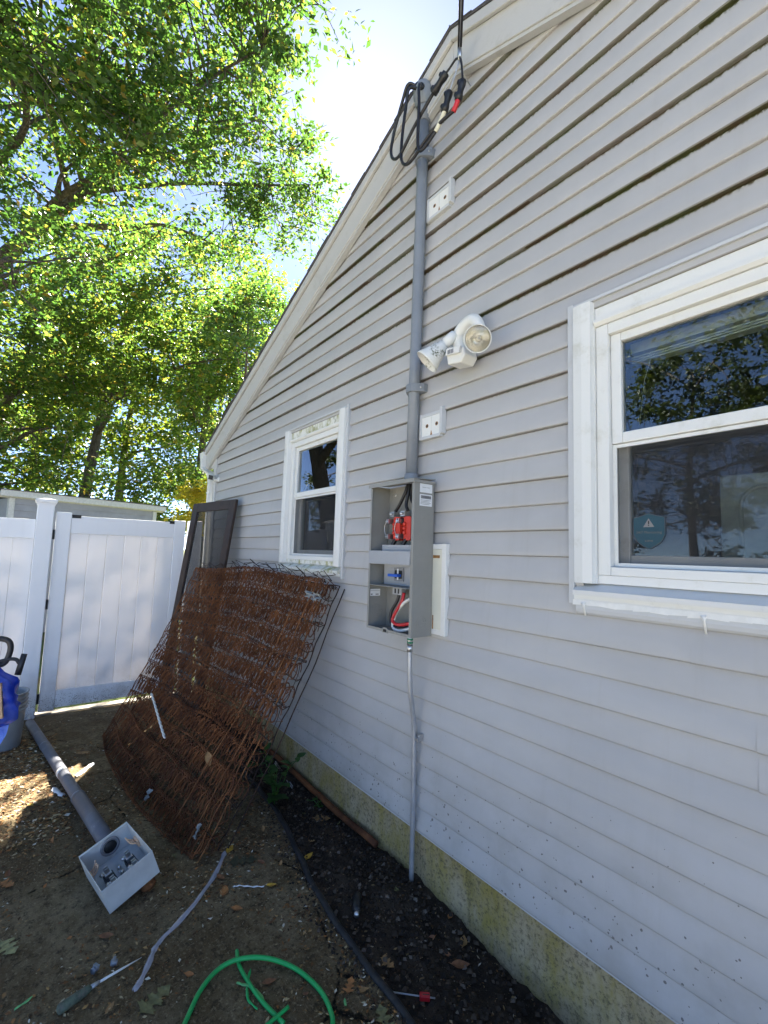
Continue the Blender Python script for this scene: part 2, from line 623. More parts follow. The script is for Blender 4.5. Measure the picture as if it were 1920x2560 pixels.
M['shingle'] = shingle_mat()
M['gutter'] = white_vinyl('gutter_paint', (0.70, 0.70, 0.67), (0.35, 0.33, 0.28), 0.25, 0.4)
M['pvc'] = plain('grey_pvc', (0.20, 0.22, 0.25), 0.42, var=0.06, scale=12, dirt=((0.32, 0.33, 0.34), 0.62, 0.8, 30))
M['oldpvc'] = plain('old_grey_pvc', (0.115, 0.12, 0.14), 0.5, var=0.15, scale=9, dirt=((0.25, 0.25, 0.27), 0.55, 0.8, 14))
M['emt'] = plain('conduit_steel', (0.42, 0.43, 0.45), 0.42, 0.55, var=0.06)
M['steel'] = plain('bright_steel', (0.55, 0.55, 0.55), 0.35, 0.9)
M['enclosure'] = plain('enclosure_grey', (0.25, 0.245, 0.225), 0.45, var=0.05, scale=8)
M['deadfront'] = plain('light_grey_plate', (0.33, 0.34, 0.36), 0.45, var=0.05, scale=8)
M['oldcan'] = plain('old_can_paint', (0.52, 0.54, 0.54), 0.45, 0.1, var=0.1, scale=10, dirt=((0.30, 0.24, 0.17), 0.64, 0.8, 22))
M['rubber'] = plain('black_rubber', (0.010, 0.010, 0.011), 0.45, var=0.3)
M['cable'] = plain('black_cable', (0.012, 0.011, 0.013), 0.38, var=0.25)
M['red'] = plain('red_plastic', (0.55, 0.035, 0.018), 0.45, var=0.08)
M['redwire'] = plain('red_wire', (0.50, 0.016, 0.022), 0.35, var=0.05)
M['whitewire'] = plain('white_wire', (0.75, 0.74, 0.70), 0.4, var=0.05)
M['tape'] = plain('white_tape', (0.62, 0.60, 0.47), 0.5, var=0.05)
M['blue'] = plain('blue_handle', (0.01, 0.09, 0.50), 0.4, var=0.05)
M['copper'] = plain('copper', (0.55, 0.26, 0.13), 0.4, 0.8)
M['label'] = plain('label_paper', (0.72, 0.73, 0.74), 0.5, var=0.04)
M['ink'] = plain('label_ink', (0.03, 0.03, 0.03), 0.6)
M['inkgrey'] = plain('label_ink_grey', (0.22, 0.22, 0.23), 0.6)
M['white'] = white_vinyl('white_plastic', (0.72, 0.72, 0.69), (0.38, 0.37, 0.30), 0.3, 0.4)
M['cream'] = plain('cream_board', (0.70, 0.69, 0.58), 0.6, var=0.05, scale=6, dirt=((0.34, 0.19, 0.08), 0.70, 0.78, 9))
M['ruststain'] = plain('rust_stain', (0.30, 0.15, 0.05), 0.8, var=0.35, scale=60)
M['black'] = plain('black_paint', (0.008, 0.008, 0.009), 0.6)
M['rust'] = rust_mat()
M['rustbright'] = rust_mat('rust_bright', (0.11, 0.042, 0.016), (0.30, 0.13, 0.05))
M['rustdark'] = rust_mat('rust_dark', (0.016, 0.011, 0.010), (0.05, 0.026, 0.017))
M['wood'] = plain('dark_brown_wood', (0.030, 0.017, 0.012), 0.6, var=0.35, scale=14, bump=0.3, bscale=40)
M['bark'] = bark_mat()
M['bag'] = None
M['algaecone'] = algae_cone()


# ------------------------------------------------------------------ the ground
def edge_y(x):
    xs = [-6.0, -4.0, -2.6, -2.3, -2.0, -1.8, -1.5, -1.2, 0.5, 4.0]
    ys = [-0.22, -0.27, -0.335, -0.395, -0.455, -0.477, -0.493, -0.505, -0.55, -0.6]
    return float(np.interp(x, xs, ys))


def slab_h(x):
    return float(np.interp(x, [-5.4, -3.8], [-0.062, 0.0]))


def soil_h(x, y):
    base = float(np.interp(x, [-5.3, -3.1, -2.6, -2.2, -1.75, -1.5, -1.2, 1.0], [-0.06, -0.01, -0.055, -0.035, -0.012, -0.055, -0.075, -0.07]))
    e = edge_y(x)
    t = min(1.0, max(0.0, (y - e) / -e))
    h = (-0.018 + slab_h(x)) * (1 - t) + base * t
    h += 0.012 * math.sin(x * 7.3 + y * 11) * math.sin(y * 17 + x * 3.1) + 0.008 * math.sin(x * 23 + 1.3) * math.sin(y * 29 + x * 5)
    return h


def ground_h(x, y):
    return slab_h(x) if y < edge_y(x) else soil_h(x, y)


g = MB()
g.add([(-400, -400, -0.16), (400, -400, -0.16), (400, 400, -0.16), (-400, 400, -0.16)], [(0, 1, 2, 3)])
struct(g.build('ground', M['lawn']), 'far grassy ground around the house')

lw = MB()
NX, NY = 40, 40
vs = []
for j in range(NY + 1):
    for i in range(NX + 1):
        X = -5.42 - 60 * (i / NX) ** 1.8
        Y = -30 + 60 * j / NY
        vs.append((X, Y, -0.055 + 0.02 * math.sin(X * 1.7) * math.sin(Y * 1.3)))
fs = [(j * (NX + 1) + i, (j + 1) * (NX + 1) + i, (j + 1) * (NX + 1) + i + 1, j * (NX + 1) + i + 1) for j in range(NY) for i in range(NX)]
lw.add(vs, fs, True)
struct(lw.build('lawn', M['lawn']), 'sunlit lawn beyond the white fence')

sl = MB()
xs = list(np.linspace(-5.40, 4.0, 95))
ny = 30
top = []
for x in xs:
    e = edge_y(x)
    for j in range(ny + 1):
        y = e + (-1.95 - e) * (j / ny)
        hz = slab_h(x) + (0.002 * math.sin(x * 5 + y * 3) if 0 < j < ny else 0)
        top.append((x, y, hz))
fs = []
for i in range(len(xs) - 1):
    for j in range(ny):
        a = i * (ny + 1) + j
        fs.append((a, a + 1, a + ny + 2, a + ny + 1))
sl.add(top, fs, True)
rim = []
for x in xs:
    rim.append((x, edge_y(x), slab_h(x)))
n0 = len(rim)
sl.add(rim + [(p[0], p[1], -0.15) for p in rim], [(i, i + 1, i + 1 + n0, i + n0) for i in range(n0 - 1)])
sl.add([(-5.40, edge_y(-5.4), slab_h(-5.4)), (-5.40, -1.95, slab_h(-5.4)), (-5.40, -1.95, -0.15), (-5.40, edge_y(-5.4), -0.15)], [(0, 1, 2, 3)])
struct(sl.build('concrete_path', M['slab']), 'dirty dark concrete path beside the house')

pt_ = MB().box((-5.2, -14.0, -0.15), (8.0, -1.952, -0.004)).build('bounce_ground', plain('pale_bounce_ground', (0.50, 0.46, 0.40), 0.9, var=0.12, scale=3, bump=0.3, bscale=50))  # unseen pale ground, added to bounce sunlight onto the shaded wall
struct(pt_, 'unseen pale ground added behind the viewer to bounce sunlight')

so = MB()
xs = list(np.linspace(-5.36, 2.2, 260))
ny = 26
top = []
for x in xs:
    e = edge_y(x) - 0.004
    for j in range(ny + 1):
        y = e + (0.02 - e) * (j / ny)
        rough = 0.0 if j == 0 else 0.016 * (RNG.random() - 0.5) * min(1, j / 3)
        top.append((x, y, soil_h(x, y) + rough))
fs = []
for i in range(len(xs) - 1):
    for j in range(ny):
        a = i * (ny + 1) + j
        fs.append((a, a + ny + 1, a + ny + 2, a + 1))
so.add(top, fs, True)
struct(so.build('soil_bed', M['soil']), 'bare dark soil bed along the foundation')

# ------------------------------------------------------------------ the house
house = thing('house', 'grey vinyl sided house gable wall with white windows', 'house', (0, 0, 0))
XL, XR, APX = -5.18, 2.08, -1.55
ZUP, SLOPE = 4.234, 0.413


def z_rake(x, off=0.0):
    return ZUP - off - SLOPE * abs(x - APX)


def x_rake(z, off=0.0):
    d = max(0.0, (ZUP - off - z) / SLOPE)
    return max(XL, APX - d), min(XR, APX + d)


WINS = [(-3.38, -2.49, 1.37, 2.462), (-0.912, 0.30, 1.38, 2.468)]

# structural wall behind the siding, with the two openings
core = MB()
ox = []
for (a, b, c, d) in WINS:
    ox.append((a + 0.06, b - 0.06, c + 0.04, d - 0.06))
cuts = [XL, ox[0][0], ox[0][1], APX, ox[1][0], ox[1][1], XR]
for i in range(len(cuts) - 1):
    a, b = cuts[i], cuts[i + 1]
    if i in (1, 4):
        w = ox[0] if i == 1 else ox[1]
        core.prism([(a, 0.215), (b, 0.215), (b, w[2]), (a, w[2])], 0.0, 0.12)
        core.prism([(a, w[3]), (b, w[3]), (b, z_rake(b, 0.03)), (a, z_rake(a, 0.03))], 0.0, 0.12)
    else:
        core.prism([(a, 0.215), (b, 0.215), (b, z_rake(b, 0.03)), (a, z_rake(a, 0.03))], 0.0, 0.12)
core.box((XL, 0.12, 0.1), (XL + 0.12, 8.0, 2.62))
core.box((XR - 0.12, 0.12, 0.1), (XR, 8.0, 2.62))
core.box((XL + 0.12, 7.88, 0.1), (XR - 0.12, 8.0, 2.62))
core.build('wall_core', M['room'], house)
rm = MB()
rm.add([(XL, .12, .45), (XR, .12, .45), (XR, 7.9, .45), (XL, 7.9, .45)], [(0, 1, 2, 3)])
rm.add([(XL, .12, 2.6), (XR, .12, 2.6), (XR, 7.9, 2.6), (XL, 7.9, 2.6)], [(3, 2, 1, 0)])
rm.add([(-2.1, .12, .45), (-2.1, 3.2, .45), (-2.1, 3.2, 2.6), (-2.1, .12, 2.6)], [(0, 1, 2, 3)])
rm.add([(XL, 3.2, .45), (XR, 3.2, .45), (XR, 3.2, 2.6), (XL, 3.2, 2.6)], [(0, 1, 2, 3)])
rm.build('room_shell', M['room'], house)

fd = MB()
seg = 60
fx = list(np.linspace(XL + 0.02, XR - 0.02, seg))
fd.add([(x, -0.002 + 0.002 * math.sin(x * 9), -0.15) for x in fx] + [(x, -0.002 + 0.002 * math.sin(x * 9), BOT + 0.03) for x in fx],
       [(i, i + 1, i + 1 + seg, i + seg) for i in range(seg - 1)])
fd.box((XL + 0.02, 0.02, -0.15), (XR - 0.02, 8.0, 0.2))
fd.build('foundation', M['foundation'], house)

# siding: one object per lap and length, bottom edge proud, top tucked under the lap above
SEAMS = {4: -0.52, 5: -0.52, 10: -0.55, 11: -0.55, 12: -0.40, 13: -0.40, 14: -0.78, 15: -0.78, 16: -1.06, 17: -1.06, 18: -0.35, -5: -0.65, -6: -0.65, -9: -2.35, -10: -2.35, 8: -4.3, 9: -4.3, -2: -4.1, -3: -4.1}


def board_mesh(xa0, xb0, xa1, xb1, zb, zt, strong):
    """lap from zb to zt; xa0/xb0 ends at the bottom, xa1/xb1 at the top"""
    step = 0.0215 if strong else 0.0165
    h = zt - zb
    prof = [(-0.0015, zb), (-(step - 0.0035), zb), (-(step - 0.0008), zb + 0.0018), (-step, zb + 0.006), (-step + 0.0010, zb + 0.022), (-(step * 0.74), zb + h * 0.5), (-(step * 0.40), zb + h * 0.80), (-0.0035, zt - 0.001)]
    n = max(2, int((xb0 - xa0) / 0.28) + 1)
    ph = random.random() * 6.28
    vs = []
    for i in range(n + 1):
        t = i / n
        for (y, z) in prof:
            k = (z - zb) / (zt - zb)
            x = (xa0 + (xb0 - xa0) * t) * (1 - k) + (xa1 + (xb1 - xa1) * t) * k
            wob = 0.0016 * math.sin(x * 2.3 + ph) + 0.0011 * math.sin(x * 6.1 + ph * 2)
            vs.append((x, y + wob * (1 - k), z + (0.0007 * math.sin(x * 1.7 + ph) if k < 0.2 else 0)))
    m = len(prof)
    fs = []
    for i in range(n):
        for j in range(m - 1):
            a = i * m + j
            fs.append((a, a + m, a + m + 1, a + 1))
    mb = MB().add(vs, fs, True)
    mb.s = [(q % (m - 1)) >= 2 for q in range(len(fs))]
    return mb


for k in range(-19, 21):
    zb = LINE0 - k * LAP
    zt = zb + LAP
    strong = (k % 2 == 0)
    off = 0.17
    xa0, xb0 = x_rake(zb, off)
    if zb > z_rake(APX, off) - 0.02:
        continue
    xa1, xb1 = x_rake(min(zt, z_rake(APX, off)), off)
    zmid = (zb + zt) / 2
    runs = [(xa0, xb0)]
    for (a, b, c, d) in WINS:
        if c + 0.05 < zmid < d - 0.05:
            new = []
            for (p, q) in runs:
                if p < a + 0.03 and q > b - 0.03:
                    new += [(p, a + 0.03), (b - 0.03, q)]
                else:
                    new.append((p, q))
            runs = new
    if k in SEAMS:
        s = SEAMS[k]
        new = []
        for (p, q) in runs:
            if p + 0.1 < s < q - 0.1:
                new += [(p, s + 0.003), (s, q)]
            else:
                new.append((p, q))
        runs = new
    for (p, q) in runs:
        p1 = xa1 if abs(p - xa0) < 1e-6 else p
        q1 = xb1 if abs(q - xb0) < 1e-6 else q
        mb = board_mesh(p, q, p1, q1, zb, zt, strong)
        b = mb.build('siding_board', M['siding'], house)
        if k in SEAMS and abs(p - SEAMS[k]) < 1e-4:
            b.location.y = 0.0007

# starter lip under the lowest lap
MB().box((XL, -0.012, BOT - 0.012), (XR, 0.003, BOT - 0.001)).build('starter_strip', M['jchannel'], house)

# corner trim
cb = MB().box((XL - 0.03, -0.031, BOT - 0.01), (XL + 0.062, -0.002, 2.50)).box((XL - 0.03, -0.002, BOT - 0.01), (XL - 0.004, 0.09, 2.50))
soft(cb.build('corner_board', M['trim'], house), 0.004)

# rake boards, their upper moulding, the dark channel under them
XE = -5.40
for s in (-1, 1):
    e = APX + s * (APX - XE)
    def pt(x, off):
        return (x, z_rake(x, off))
    rb = MB().prism([pt(APX, 0.055), pt(e, 0.055), pt(e, 0.228), pt(APX, 0.228)] if s > 0 else [pt(e, 0.055), pt(APX, 0.055), pt(APX, 0.228), pt(e, 0.228)], -0.060, 0.02)
    soft(rb.build('rake_board', M['trim'], house), 0.004)
    lip = MB().prism([pt(APX, 0.2285), pt(e, 0.2285), pt(e, 0.246), pt(APX, 0.246)] if s > 0 else [pt(e, 0.2285), pt(APX, 0.2285), pt(APX, 0.246), pt(e, 0.246)], -0.052, -0.020)
    lip.build('rake_channel', M['trim'], house)
    tm = MB().prism([pt(APX, 0.0), pt(e, 0.0), pt(e, 0.062), pt(APX, 0.062)] if s > 0 else [pt(e, 0.0), pt(APX, 0.0), pt(APX, 0.062), pt(e, 0.062)], -0.082, -0.0605)
    soft(tm.build('rake_moulding', M['trim'], house), 0.005)
    rf = MB().prism([pt(APX, -0.012), pt(e + s * 0.06, -0.012), pt(e + s * 0.06, 0.0), pt(APX, 0.0)] if s > 0 else [pt(e + s * 0.06, -0.012), pt(APX, -0.012), pt(APX, 0.0), pt(e + s * 0.06, 0.0)], -0.088, 8.1)
    r = rf.build('roof', M['shingle'], house)
    # shingle butts showing as small steps along the rake edge
    for q in range(28):
        d0 = 0.06 + q * 0.148
        xa = e + s * 0.06 - s * d0
        xb = xa - s * 0.15
        if (xb - APX) * s < 0:
            xb = APX
        st = MB().prism([(xa, z_rake(xa, -0.016)), (xb, z_rake(xb, -0.0115)), (xb, z_rake(xb, -0.010)), (xa, z_rake(xa, -0.010))], -0.090 - 0.003 * (q % 3), 8.1)
        st.build('shingle', M['shingle'], r)
        if xb == APX:
            break
# boxed eave end and gutter
ee = MB().prism([(XE, z_rake(XE, 0.055)), (XL + 0.05, z_rake(XL + 0.05, 0.055)), (XL + 0.05, 2.40), (XL - 0.02, 2.40), (XE, 2.44)], -0.030, 8.0)
ee.build('eave_box', M['trim'], house)
gt = MB()
gx0, gx1, gz0, gz1 = -5.53, -5.405, 2.505, 2.615
prof = [(gx1, gz1), (gx1, gz0), (gx0 + 0.035, gz0), (gx0 + 0.02, gz0 + 0.04), (gx0, gz0 + 0.07), (gx0, gz1)]
n = len(prof)
gt.add([(p[0], -0.10, p[1]) for p in prof] + [(p[0], 8.0, p[1]) for p in prof], [tuple(range(n))] + [(i, i + n, i + 1 + n, i + 1) for i in range(n - 1)])
gut = gt.build('gutter', M['gutter'], house)
ds = MB()


def rect_tube(mb, path, hx, hy):
    P = [Vector(p) for p in path]
    vs = []
    for p in P:
        vs += [p + Vector((-hx, -hy, 0)), p + Vector((hx, -hy, 0)), p + Vector((hx, hy, 0)), p + Vector((-hx, hy, 0))]
    fs = []
    for i in range(len(P) - 1):
        for k in range(4):
            fs.append((i * 4 + k, i * 4 + (k + 1) % 4, (i + 1) * 4 + (k + 1) % 4, (i + 1) * 4 + k))
    mb.add(vs, fs)


rect_tube(ds, [(-5.27, -0.02, -0.02), (-5.27, -0.02, 2.25), (-5.275, -0.022, 2.30), (-5.29, -0.026, 2.335)], 0.033, 0.042)
dso = soft(ds.build('downspout', M['gutter'], house), 0.006)
el = MB()
rect_tube(el, [(-5.288, -0.025, 2.33), (-5.31, -0.03, 2.36), (-5.42, -0.055, 2.415), (-5.445, -0.06, 2.44), (-5.45, -0.06, 2.51)], 0.036, 0.045)
soft(el.build('elbow', M['gutter'], dso), 0.006)
MB().box((-5.31, -0.066, 2.13), (-5.20, -0.060, 2.145)).build('strap', M['gutter'], dso)


# ------------------------------------------------------------------ windows
def make_window(x0, x1, z0, z1, algae):
    w = bpy.data.objects.new('window', None)
    COL.objects.link(w)
    w.parent = house
    cw = 0.078
    for s in (0, 1):
        a, b = (x0, x0 + cw) if s == 0 else (x1 - cw, x1)
        c = MB()
        xs_ = [a, a + 0.006, (a + b) / 2, b - 0.006, b]
        ys_ = [-0.022, -0.042, -0.046, -0.042, -0.010]
        n = len(xs_)
        pts = list(zip(xs_, ys_))
        c.add([(p[0], p[1], z0 + 0.055) for p in pts] + [(p[0], p[1], z1 - 0.004) for p in pts], [(i, i + 1, i + 1 + n, i + n) for i in range(n - 1)], False)
        c.add([(p[0], p[1], z1 - 0.004) for p in pts] + [(b, 0.0, z1 - 0.004), (a, 0.0, z1 - 0.004)], [tuple(range(n + 2))])
        c.add([(p[0], p[1], z0 + 0.055) for p in pts] + [(b, 0.0, z0 + 0.055), (a, 0.0, z0 + 0.055)], [tuple(range(n + 1, -1, -1))])
        c.box((a, -0.0215, z0 + 0.055), (b, 0.02, z1 - 0.0045))
        c.build('side_casing', M['window'], w)
        j0, j1 = (x0 - 0.022, x0 - 0.001) if s == 0 else (x1 + 0.001, x1 + 0.022)
        MB().box((j0, -0.030, z0 - 0.02), (j1, -0.001, z1 + 0.016)).build('side_channel', M['jchannel'], w)
    xa, xb = x0 + cw + 0.001, x1 - cw - 0.001
    MB().box((xa, -0.016, z1 - 0.078), (xb, 0.02, z1 - 0.002)).build('head_casing', M['algae'] if algae else M['window'], w)
    MB().box((x0 + 0.0, -0.031, z1 - 0.001), (x1, -0.001, z1 + 0.010)).build('head_channel', M['jchannel'], w)
    hb = MB().prism([(-0.030, z1 - 0.090), (-0.030, z1 - 0.079), (-0.018, z1 - 0.0785), (0.03, z1 - 0.0785), (0.03, z1 - 0.100), (-0.02, z1 - 0.100)], xa, xb, 'x')
    hb.build('head_bead', M['window'], w)
    # replacement frame set in the opening
    f0, f1, g0, g1 = xa, xb, z0 + 0.085, z1 - 0.101
    fw = 0.044
    fr = MB()
    for (p, q, r_, s_) in ((f0, f0 + fw, g0, g1), (f1 - fw, f1, g0, g1)):
        fr.box((p, -0.014, r_), (q, 0.10, s_))
    fr.box((f0 + fw + 0.0005, -0.0135, g1 - 0.040), (f1 - fw - 0.0005, 0.10, g1))
    fr.box((f0 + fw + 0.0005, -0.0135, g0), (f1 - fw - 0.0005, 0.10, g0 + 0.030))
    soft(fr.build('frame', M['window'], w), 0.003)
    zm = 1.94
    u0, u1 = f0 + fw + 0.001, f1 - fw - 0.001
    sw = 0.036
    us = MB()      # upper, outer sash
    us.box((u0, 0.004, zm - 0.014), (u0 + sw, 0.034, g1 - 0.041))
    us.box((u1 - sw, 0.004, zm - 0.014), (u1, 0.034, g1 - 0.041))
    us.box((u0 + sw + .0005, 0.0045, zm - 0.014), (u1 - sw - .0005, 0.034, zm + 0.024))
    us.box((u0 + sw + .0005, 0.0045, g1 - 0.072), (u1 - sw - .0005, 0.034, g1 - 0.041))
    soft(us.build('upper_sash', M['window'], w), 0.003)
    up = MB().box((u0 + sw - 0.003, 0.020, zm + 0.021), (u1 - sw + 0.003, 0.024, g1 - 0.069))
    up.build('upper_pane', M['glass'], w)
    lsn = MB()     # lower, inner sash
    lsn.box((u0, 0.050, g0 + 0.031), (u0 + sw, 0.082, zm + 0.02))
    lsn.box((u1 - sw, 0.050, g0 + 0.031), (u1, 0.082, zm + 0.02))
    lsn.box((u0 + sw + .0005, 0.0505, g0 + 0.031), (u1 - sw - .0005, 0.082, g0 + 0.072))
    lsn.box((u0 + sw + .0005, 0.0505, zm - 0.016), (u1 - sw - .0005, 0.082, zm + 0.02))
    soft(lsn.build('lower_sash', M['window'], w), 0.003)
    MB().box((u0 + sw - 0.003, 0.064, g0 + 0.069), (u1 - sw + 0.003, 0.068, zm - 0.013)).build('lower_pane', M['glass'], w)
    sf = MB()
    for (p, q, r_, s_) in ((u0, u0 + 0.013, g0 + 0.031, zm - 0.016), (u1 - 0.013, u1, g0 + 0.031, zm - 0.016), (u0 + .0135, u1 - .0135, g0 + 0.031, g0 + 0.044), (u0 + .0135, u1 - .0135, zm - 0.028, zm - 0.016)):
        sf.box((p, 0.012, r_), (q, 0.020, s_))
    sf.build('screen_frame', M['window'], w)
    MB().add([(u0 + 0.012, 0.016, g0 + 0.043), (u1 - 0.012, 0.016, g0 + 0.043), (u1 - 0.012, 0.016, zm - 0.027), (u0 + 0.012, 0.016, zm - 0.027)], [(0, 1, 2, 3)]).build('insect_screen', M['screen'], w)
    # bottom filler, sloped sill, sill nose
    MB().box((xa, -0.012, z0 + 0.056), (xb, 0.05, g0 - 0.0005)).build('bottom_filler', M['algae'] if algae else M['window'], w)
    si = MB().prism([(-0.050, z0 + 0.012), (-0.050, z0 + 0.029), (0.0, z0 + 0.0545), (0.06, z0 + 0.0545), (0.06, z0 + 0.012)], x0 + 0.004, x1 - 0.004, 'x')
    si.build('sill', M['algae'] if algae else M['chalky'], w)
    MB().box((x0 - 0.0, -0.034, z0 - 0.006), (x1 + 0.0, -0.001, z0 + 0.0115)).build('sill_channel', M['window'], w)
    # folded blind head inside
    bl = MB().box((u0 + 0.02, 0.115, g1 - 0.085), (u1 - 0.02, 0.15, g1 - 0.045))
    for q in range(3):
        bl.box((u0 + 0.025, 0.112, g1 - 0.105 - q * 0.009), (u1 - 0.025, 0.152, g1 - 0.100 - q * 0.009))
    bl.build('blind', M['blind'], w)
    cd = MB().tube([(u0 + 0.10, 0.108, g1 - 0.10), (u0 + 0.07, 0.108, g1 - 0.20), (u0 + 0.05, 0.108, g1 - 0.36)], 0.0010, 5)
    cd.build('blind_cord', M['blind'], w)
    return w


win_l = make_window(*WINS[0], True)
win_l['label'] = 'narrow window with algae on its sill'
win_r = make_window(*WINS[1], False)
win_r['label'] = 'wide near window with reflections of trees'
# caulk smears and the bent flashing under the near window
fls = MB().prism([(-0.028, 1.3735), (-0.034, 1.360), (-0.0345, 1.345), (-0.030, 1.332), (-0.022, 1.325), (-0.014, 1.325), (-0.014, 1.3735)], -0.905, 0.30, 'x')
fls.build('flashing', M['jchannel'], win_r)
cf = MB()
for i in range(24):
    t0, t1 = i / 24, (i + 1) / 24
    xa, xb = -0.915 + 1.25 * t0, -0.915 + 1.25 * t1
    d0, d1 = (0.006 + 0.006 * random.random()), (0.006 + 0.006 * random.random())
    cf.add([(xa, -0.036, 1.375), (xb, -0.036, 1.375), (xb, -0.0385, 1.366 - d1), (xa, -0.0385, 1.366 - d0)], [(0, 3, 2, 1)], True)
for (xc, ln) in ((-0.875, 0.042), (-0.51, 0.050), (-0.12, 0.03)):
    cf.tube([(xc, -0.036, 1.366), (xc + 0.002, -0.036, 1.350), (xc + 0.004, -0.030, 1.364 - ln)], [0.010, 0.004, 0.0035], 6)
cf.build('caulk_bead', M['whitewire'], win_r)


def text_mesh(body, size, name, m, parent, loc, rot, ext=0.0003):
    cu = bpy.data.curves.new(name, 'FONT')
    cu.body = body
    cu.size = size
    cu.align_x = 'CENTER'
    cu.align_y = 'CENTER'
    cu.resolution_u = 3
    tmp = bpy.data.objects.new(name, cu)
    COL.objects.link(tmp)
    dg = bpy.context.evaluated_depsgraph_get()
    me = bpy.data.meshes.new_from_object(tmp.evaluated_get(dg))
    bpy.data.objects.remove(tmp)
    o = obj(name, me, m, parent)
    o.location = loc
    o.rotation_euler = rot
    return o


# shield sticker behind the screen of the near window
st = thing('shield_sticker', 'blue shield security sticker stuck on the near window pane', 'sticker', (-0.694, 0.0615, 1.622))
sh = [(-0.052, 0.045), (-0.025, 0.052), (0, 0.060), (0.025, 0.052), (0.052, 0.045), (0.052, -0.015), (0.040, -0.038), (0.02, -0.054), (0, -0.064), (-0.02, -0.054), (-0.040, -0.038), (-0.052, -0.015)]
MB().prism(sh, 0.0, 0.0012).build('shield', plain('sticker_blue', (0.03, 0.20, 0.30), 0.5, var=0.05), st)
rimp = MB()
rimp.tube([(p[0] * 0.97, -0.0008, p[1] * 0.97) for p in sh + sh[:1]], 0.0011, 5)
rimp.build('shield_rim', M['inkgrey'], st)
MB().add([(-0.018, -0.0012, 0.012), (0.018, -0.0012, 0.012), (0.0, -0.0012, 0.042)], [(0, 1, 2)]).build('warning_triangle', M['label'], st)
MB().box((-0.0018, -0.0018, 0.022), (0.0018, -0.0015, 0.033)).box((-0.0018, -0.0018, 0.016), (0.0018, -0.0015, 0.0195)).build('exclamation_mark', M['ink'], st)
text_mesh('24/7 Monitoring', 0.0125, 'lettering', M['blind'], st, (0, -0.0015, -0.006), (math.pi / 2, 0, 0))
text_mesh('cove', 0.014, 'lettering', M['blind'], st, (0, -0.0015, -0.034), (math.pi / 2, 0, 0))

# pale panel door standing inside the near window
idr = thing('indoor_panel', 'pale panel with rounded moulding inside the near window', 'panel', (-0.24, 0.46, 0.45))
b_ = MB().box((-0.365, 0.0, 0.0), (0.30, 0.03, 1.40))
soft(b_.build('slab_board', M['indoor'], idr), 0.006)
ring = []
for a in range(0, 91, 15):
    ring.append((-0.30 + 0.07 - 0.07 * math.cos(math.radians(a)), -0.003, 1.28 + 0.07 * math.sin(math.radians(a))))
rr = MB().tube([(-0.30, -0.003, 0.3)] + ring + [(0.2, -0.003, 1.35)], 0.008, 6)
rr.build('moulding', M['indoor'], idr)
MB().tube([(-0.20, -0.003, 0.3), (-0.20, -0.003, 1.2)], 0.006, 6).build('moulding', M['indoor'], idr)

# ------------------------------------------------------------------ service mast
mast = thing('service_mast', 'tall grey conduit mast with weatherhead clamped to the siding', 'conduit', (-1.805, -0.052, 1.90))


def mx(z):
    return -1.805 + (z - 1.90) * (0.030 / 2.2)


p = MB().tube([(mx(z), -0.052, z) for z in (1.885, 2.6, 3.3, 3.99)], 0.0302, 20)
shift(p, mast).build('pipe', M['pvc'], mast)
p = MB().lathe([(0.0302, 0), (0.0365, 0.001), (0.0365, 0.052), (0.034, 0.056), (0.030, 0.057)], (mx(1.885), -0.052, 1.878), (0, 0, 1), 20)
shift(p, mast).build('hub_fitting', M['pvc'], mast)
for zc, nm in ((2.385, 0), (3.70, 1)):
    c = MB()
    x = mx(zc)
    hw = 0.022 if nm == 0 else 0.026
    c.prism([(x - 0.062, -0.010), (x - 0.062, -0.040), (x - 0.040, -0.072), (x - 0.020, -0.094), (x + 0.020, -0.094), (x + 0.040, -0.072), (x + 0.062, -0.040), (x + 0.062, -0.010)], zc - hw, zc + hw, 'z')
    o = soft(shift(c, mast).build('clamp', M['pvc'], mast), 0.004)
    s = MB().lathe([(0.0, 0.0), (0.006, 0.0), (0.006, 0.004), (0.0, 0.004)], (x + 0.051, -0.052, zc), (0.85, -0.52, 0), 10)
    shift(s, mast).build('screw', M['steel'], o)
wh = MB().lathe([(0.0305, 0.0), (0.038, 0.002), (0.039, 0.09), (0.041, 0.10)], (mx(3.9), -0.052, 3.90), (0, 0, 1), 18)
wh.lathe([(0.041, 0.0), (0.050, 0.02), (0.056, 0.05), (0.054, 0.085), (0.043, 0.115), (0.022, 0.132), (0.0, 0.136)], (mx(4.0), -0.056, 3.995), (0.10, -0.18, 1), 18)
hd = shift(wh, mast).build('weatherhead', M['pvc'], mast)
for q, (dx, dz) in enumerate(((0.004, 4.078), (0.034, 4.050))):
    pp = MB().lathe([(0.0, 0.004), (0.017, 0.004), (0.019, -0.006), (0.020, -0.010)], (mx(4.05) + dx + 0.004, -0.117, dz), (0.35, -0.9, -0.1), 12)
    shift(pp, mast).build('cable_port', M['cable'], hd)

# service cables between weatherhead, splices and the drop
cx = thing('service_cable', 'black cable loops drooping from the weatherhead to the splices', 'cable', (-1.75, -0.12, 4.05))


def cbl(name, pts, r, m, parent):
    mb = MB().tube(smooth_path(pts, 8), r, 8)
    return shift(mb, parent).build(name, m, parent)


